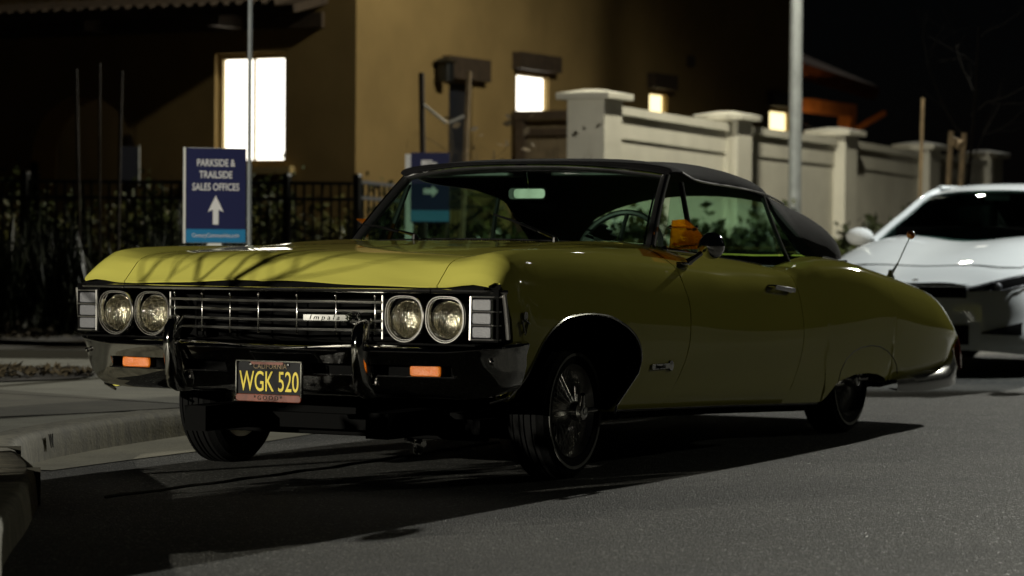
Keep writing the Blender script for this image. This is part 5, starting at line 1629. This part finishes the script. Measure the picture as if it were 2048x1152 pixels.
for i, (a_, b_) in enumerate(((-.08, .02), (-.03, .06), (.05, .12))): k.box(tuple(c2 + wd2 * ((a_ + b_) / 2) + Vector((0, 0, .225 - .02 * i)) + nd2 * .0115), (b_ - a_, .003, .05), rot2)
k.build('sign_print', M['sign_white'], S2, smooth=0)
k = MB(); q = c2 + nd2 * .0135
arr = [(-.06, -.06), (.02, -.06), (.02, -.09), (.075, -.035), (.02, .02), (.02, -.01), (-.06, -.01)]
k.add([tuple(q + wd2 * x + Vector((0, 0, z))) for x, z in arr], [(0, 1, 5, 6), (2, 3, 4)]); k.build('arrow', M['sign_white'], S2, smooth=0, recalc=False)
k = MB(); k.box((c2.x - nd2.x * .06, c2.y - nd2.y * .06, .5), (.09, .09, .8), rot2); k.build('post', M['post_white'], S2, smooth=0)
k = MB(); e2_ = Vector(at(819, 315, dS2 + .1)); k.box(tuple(e2_ - Vector((0, 0, .07)) ), (.075, .08, .20), rot2); k.box((e2_.x, e2_.y, (e2_.z - .17) / 2), (.07, .07, e2_.z - .17), rot2); k.build('white_marker', M['post_white'], S2, smooth=0)

dS3 = 30.0
c3 = Vector(at(258, 330, dS3)); S3 = thing('dark_sign', 'unlit dark sign with pale edge in front of the arched porch', 'sign', (c3.x, c3.y, .13))
k = MB(); k.box(tuple(c3), (.22, .03, .42), rot1); k.build('board', plain('dark_sign_face', (.008, .009, .018), rough=.5), S3, smooth=0)
k = MB(); k.box(tuple(c3 + wd * .115), (.014, .04, .44), rot1); k.build('board_edge', M['post_white'], S3, smooth=0)
k = MB(); k.box((c3.x, c3.y, .7), (.09, .09, 1.0), rot1); k.build('post', M['post_white'], S3, smooth=0)

# slender posts and stakes
def stake(x0, y0, x1, y1, dist, r, label, mat='stake', group=None, name='stake', zb=.1):
    a, b = Vector(at(x0, y0, dist)), Vector(at(x1, y1, dist))
    dd = (b - a).normalized()
    L_ = (zb - b.z) / dd.z if dd.z < 0 else 0
    e_ = b + dd * max(L_, 0)
    k = MB(); k.tube([a, a.lerp(b, .5) + Vector((.004, .004, 0)), b, e_] if L_ > .02 else [a, b], r, 10)
    o = k.build(name, M[mat], smooth=60)
    return tag(o, label, 'stake' if 'stake' in name else 'post', group)
stake(501, -120, 498, 480, 20, .016, 'thin bare metal sign post rising past the tall lit window', 'steel', name='sign_post')
stake(843, 146, 846, 330, 27, .03, 'dark stake left of the bare young tree', 'dark_stake')
stake(938, 143, 930, 330, 27, .027, 'pale stake right of the bare young tree', 'stake')
stake(1846, 196, 1843, 300, 33, .022, 'short reddish stake above the far wall cap', 'stake')
stake(1903, 262, 1897, 370, 26, .03, 'paler of the two stakes tied to the dark sapling', 'stake')
stake(1929, 266, 1922, 370, 26, .03, 'right stake tied beside the dark sapling', 'stake')
stake(152, 138, 157, 380, 24, .014, 'leftmost thin post in front of the dark porch arch', 'dark_stake')
stake(199, 125, 199, 380, 24.5, .011, 'middle thin post in front of the dark porch arch', 'dark_stake')
stake(243, 142, 238, 380, 24, .014, 'right thin post in front of the dark porch arch', 'dark_stake')
k = MB(); p = Vector(at(1912, 285, 26)); q = Vector(at(1926, 300, 25.9)); k.tube([Vector(at(1903, 283, 25.95)), p, Vector(at(1922, 292, 25.95))], .05, 8); tag(k.build('tree_tie', M['stake']), 'pale tie binding the dark sapling to its stakes', 'tie')

# ------------------------------------------------------------------ trees and shrubs
def branch(k, p, dirv, length, r, depth, rng, spread=.6, lift=.15, tips=None, nseg=4):
    pts = [Vector(p)]; dcur = Vector(dirv).normalized(); rad = [r]
    for i in range(nseg):
        dcur = (dcur + Vector(rng.normal(0, .16, 3)) + Vector((0, 0, lift * .3))).normalized()
        pts.append(pts[-1] + dcur * (length / nseg)); rad.append(r * (1 - .55 * (i + 1) / nseg))
    k.tube(pts, rad, 6 if r > .012 else 4)
    if tips is not None: tips.append(pts[-1])
    if depth > 0:
        for c in range(int(rng.integers(2, 4))):
            i = int(rng.integers(1, nseg + 1))
            ax = Vector(rng.normal(0, 1, 3)); ax = (ax - dcur * ax.dot(dcur)).normalized()
            nd_ = (dcur + ax * (spread + .5 * rng.random())).normalized()
            branch(k, pts[i], nd_, length * (.5 + .3 * rng.random()), rad[i] * .62, depth - 1, rng, spread, lift, tips, nseg)
def bare_tree(base, height, r, label, seed, depth=3, nlimb=5, mat='bark', first=.4, leaves=0, spread=.6, lean=(0, 0), rise=.75):
    rng = np.random.default_rng(seed)
    t = thing('bare_tree', label, 'tree', base)
    b = Vector(base); top = b + Vector((lean[0], lean[1], height))
    k = MB(); tr = [b.lerp(top, v) + Vector((.03 * math.sin(v * 5 + seed), .03 * math.cos(v * 4), 0)) for v in np.linspace(0, 1, 7)]
    k.tube(tr, [r * (1 - .75 * v) for v in np.linspace(0, 1, 7)], 10); k.build('trunk', M[mat], t, smooth=60)
    k = MB(); tips = []
    for i in range(nlimb):
        v = first + (1 - first) * (i + .5) / nlimb
        p = b.lerp(top, v); a = i * 2.4 + seed
        branch(k, p, (math.cos(a), math.sin(a), rise), height * .33 * (1.25 - v * .6), r * .5 * (1.2 - v), depth, rng, spread, .3, tips)
    k.build('crown', M[mat], t, smooth=60)
    if leaves:
        lf = MB()
        for _ in range(leaves):
            w = np.array(tips[int(rng.integers(len(tips)))]) + rng.normal(0, .06, 3); s = .035 + .04 * rng.random(); u_ = rng.normal(0, 1, 3); u_ /= np.linalg.norm(u_); v_ = np.cross(u_, rng.normal(0, 1, 3)); v_ /= np.linalg.norm(v_)
            lf.add([w - u_ * s, w + v_ * s * .5, w + u_ * s, w - v_ * s * .5], [(0, 1, 2, 3)])
        lf.build('leaves', M['fence_wood'], t, smooth=0, recalc=False)
    return t
bare_tree((-3.9, 2.0, .12), 1.95, .024, 'leafless kerbside tree in front of the yellow car casting branch shadows', 5, depth=3, nlimb=26, first=.42, spread=.95, rise=.35, lean=(.1, -1.55))
tb = at(893, 470, 27)
bare_tree((float(tb[0]), float(tb[1]), .1), 1.85, .032, 'bare young tree with a few leaves held between stakes beside the lit house', 3, depth=2, nlimb=6, first=.55, leaves=9, spread=.8)
tb = at(982, 470, 26)
bare_tree((float(tb[0]), float(tb[1]), .1), 1.75, .02, 'spindly twiggy tree with drooping leaves beside the timber gate', 8, depth=2, nlimb=5, first=.5, leaves=14, spread=.9)
tb = at(1912, 400, 26)
bare_tree((float(tb[0]), float(tb[1]), .1), 3.0, .03, 'dark leafless sapling between two stakes above the white sedan', 12, depth=2, nlimb=6, first=.5, mat='dark_bark', lean=(.25, -.12))
k = MB(); k.tube([Vector(at(897, 246, 26.9)), Vector(at(929, 232, 26.9))], .018, 6); k.tube([Vector(at(846, 208, 27)), Vector(at(868, 226, 26.9)), Vector(at(893, 246, 26.9))], .014, 6); tag(k.build('tree_tie', M['strap']), 'white strap tying the bare young tree to its stakes', 'tie')

BLOCKER_SPOTS = [(-3.15, y, .12) for y in (-.2, .3)]  # unseen shrubs added to keep lamp light off the lower front of the car
def shrub(name, label, c, size, n, mat, seed, group=None, leaf=.05, stems=8, upright=False, cat='shrub'):
    rng = np.random.default_rng(seed)
    t = thing(name, label, cat, (c[0], c[1], c[2]), group)
    k = MB()
    # clumpy volume of leaves
    nc = max(6, n // 90)
    cl = rng.normal(0, .36, (nc, 3)); cl[:, 2] = rng.random(nc) * .95
    for _ in range(n):
        q = cl[int(rng.integers(nc))] + rng.normal(0, .13, 3)
        w = np.array([c[0] + q[0] * size[0], c[1] + q[1] * size[1], c[2] + max(.02, q[2]) * size[2]])
        s = leaf * (.5 + rng.random()); 
        if upright: u_ = np.array([rng.normal(0, .25), rng.normal(0, .25), 1]); 
        else: u_ = rng.normal(0, 1, 3)
        u_ /= np.linalg.norm(u_); v_ = np.cross(u_, rng.normal(0, 1, 3)); v_ /= np.linalg.norm(v_)
        wd_ = .16 if upright else .5
        L_ = 3.0 if upright else 1
        k.add([w - u_ * s * L_, w + v_ * s * wd_, w + u_ * s * L_, w - v_ * s * wd_], [(0, 1, 2, 3)])
    k.build('foliage', M[mat], t, smooth=0, recalc=False)
    k = MB()
    for i in range(stems):
        e_ = cl[i % nc]; k.tube([(c[0] + rng.normal(0, .05), c[1] + rng.normal(0, .05), c[2]), (c[0] + e_[0] * size[0] * .6, c[1] + e_[1] * size[1] * .6, c[2] + max(.1, e_[2]) * size[2] * .7)], .008, 4)
    k.build('stems', M['bark'], t, smooth=0)
    return t
for i, c in enumerate(BLOCKER_SPOTS):
    shrub('kerb_blocker', 'unseen low shrub added ahead of the yellow car to block low lamp light', c, (.42, .42, .58), 2600, 'leaf_wall', 160 + i, 'added light blocking shrubs on the kerb corner', leaf=.045)
shrub('column_blocker', 'unseen tall narrow shrub added near the low warm lamp post to shade the white sedan', (-6.0, 2.53, .12), (.34, .34, 1.95), 4200, 'leaf_dark', 190, leaf=.06)  # added out of view to block the lamp light on the white sedan
# clipped hedge plants along the white wall
hx = [13.2, 14.3, 15.5, 16.7, 17.9, 19.1, 20.4, 21.8, 23.3]
for i, x in enumerate(hx):
    shrub('wall_shrub', 'leafy green shrub planted along the foot of the white boundary wall', (x, 5.75 + .12 * (i % 2), .1), (.85, .5, .86 + .12 * ((i * 7) % 3)), 2300, 'leaf_wall' if i % 3 else 'leaf', 40 + i, 'shrubs along the white wall', leaf=.06)
# plants behind and in front of the fence
for i, px in enumerate((20, 95, 170, 245, 320, 400, 470, 545, 620, 690, 770, 860, 960)):
    p = at(px, 480, 28.6 + .5 * (i % 2) + (0 if px < 700 else (px - 700) * .02))
    shrub('fence_shrub', 'yellow green shrub growing behind the black picket fence', (float(p[0]), float(p[1]), .1), (.6, .5, 1.05 + .15 * ((i * 5) % 3)), 2000, 'leaf_yellow' if i % 3 != 1 else 'leaf', 80 + i, 'shrubs behind the picket fence', leaf=.042)
for i, px in enumerate((-20, 40, 100, 160, 225, 300, 380)):
    p = at(px, 560, 23.0 + .8 * (i % 3))
    shrub('grass_clump', 'dark spiky grass clump in the bed before the picket fence', (float(p[0]), float(p[1]), .13), (.5, .45, .85), 700, 'leaf_dark', 120 + i, 'dark grasses before the fence', leaf=.07, upright=True, stems=3, cat='grass')
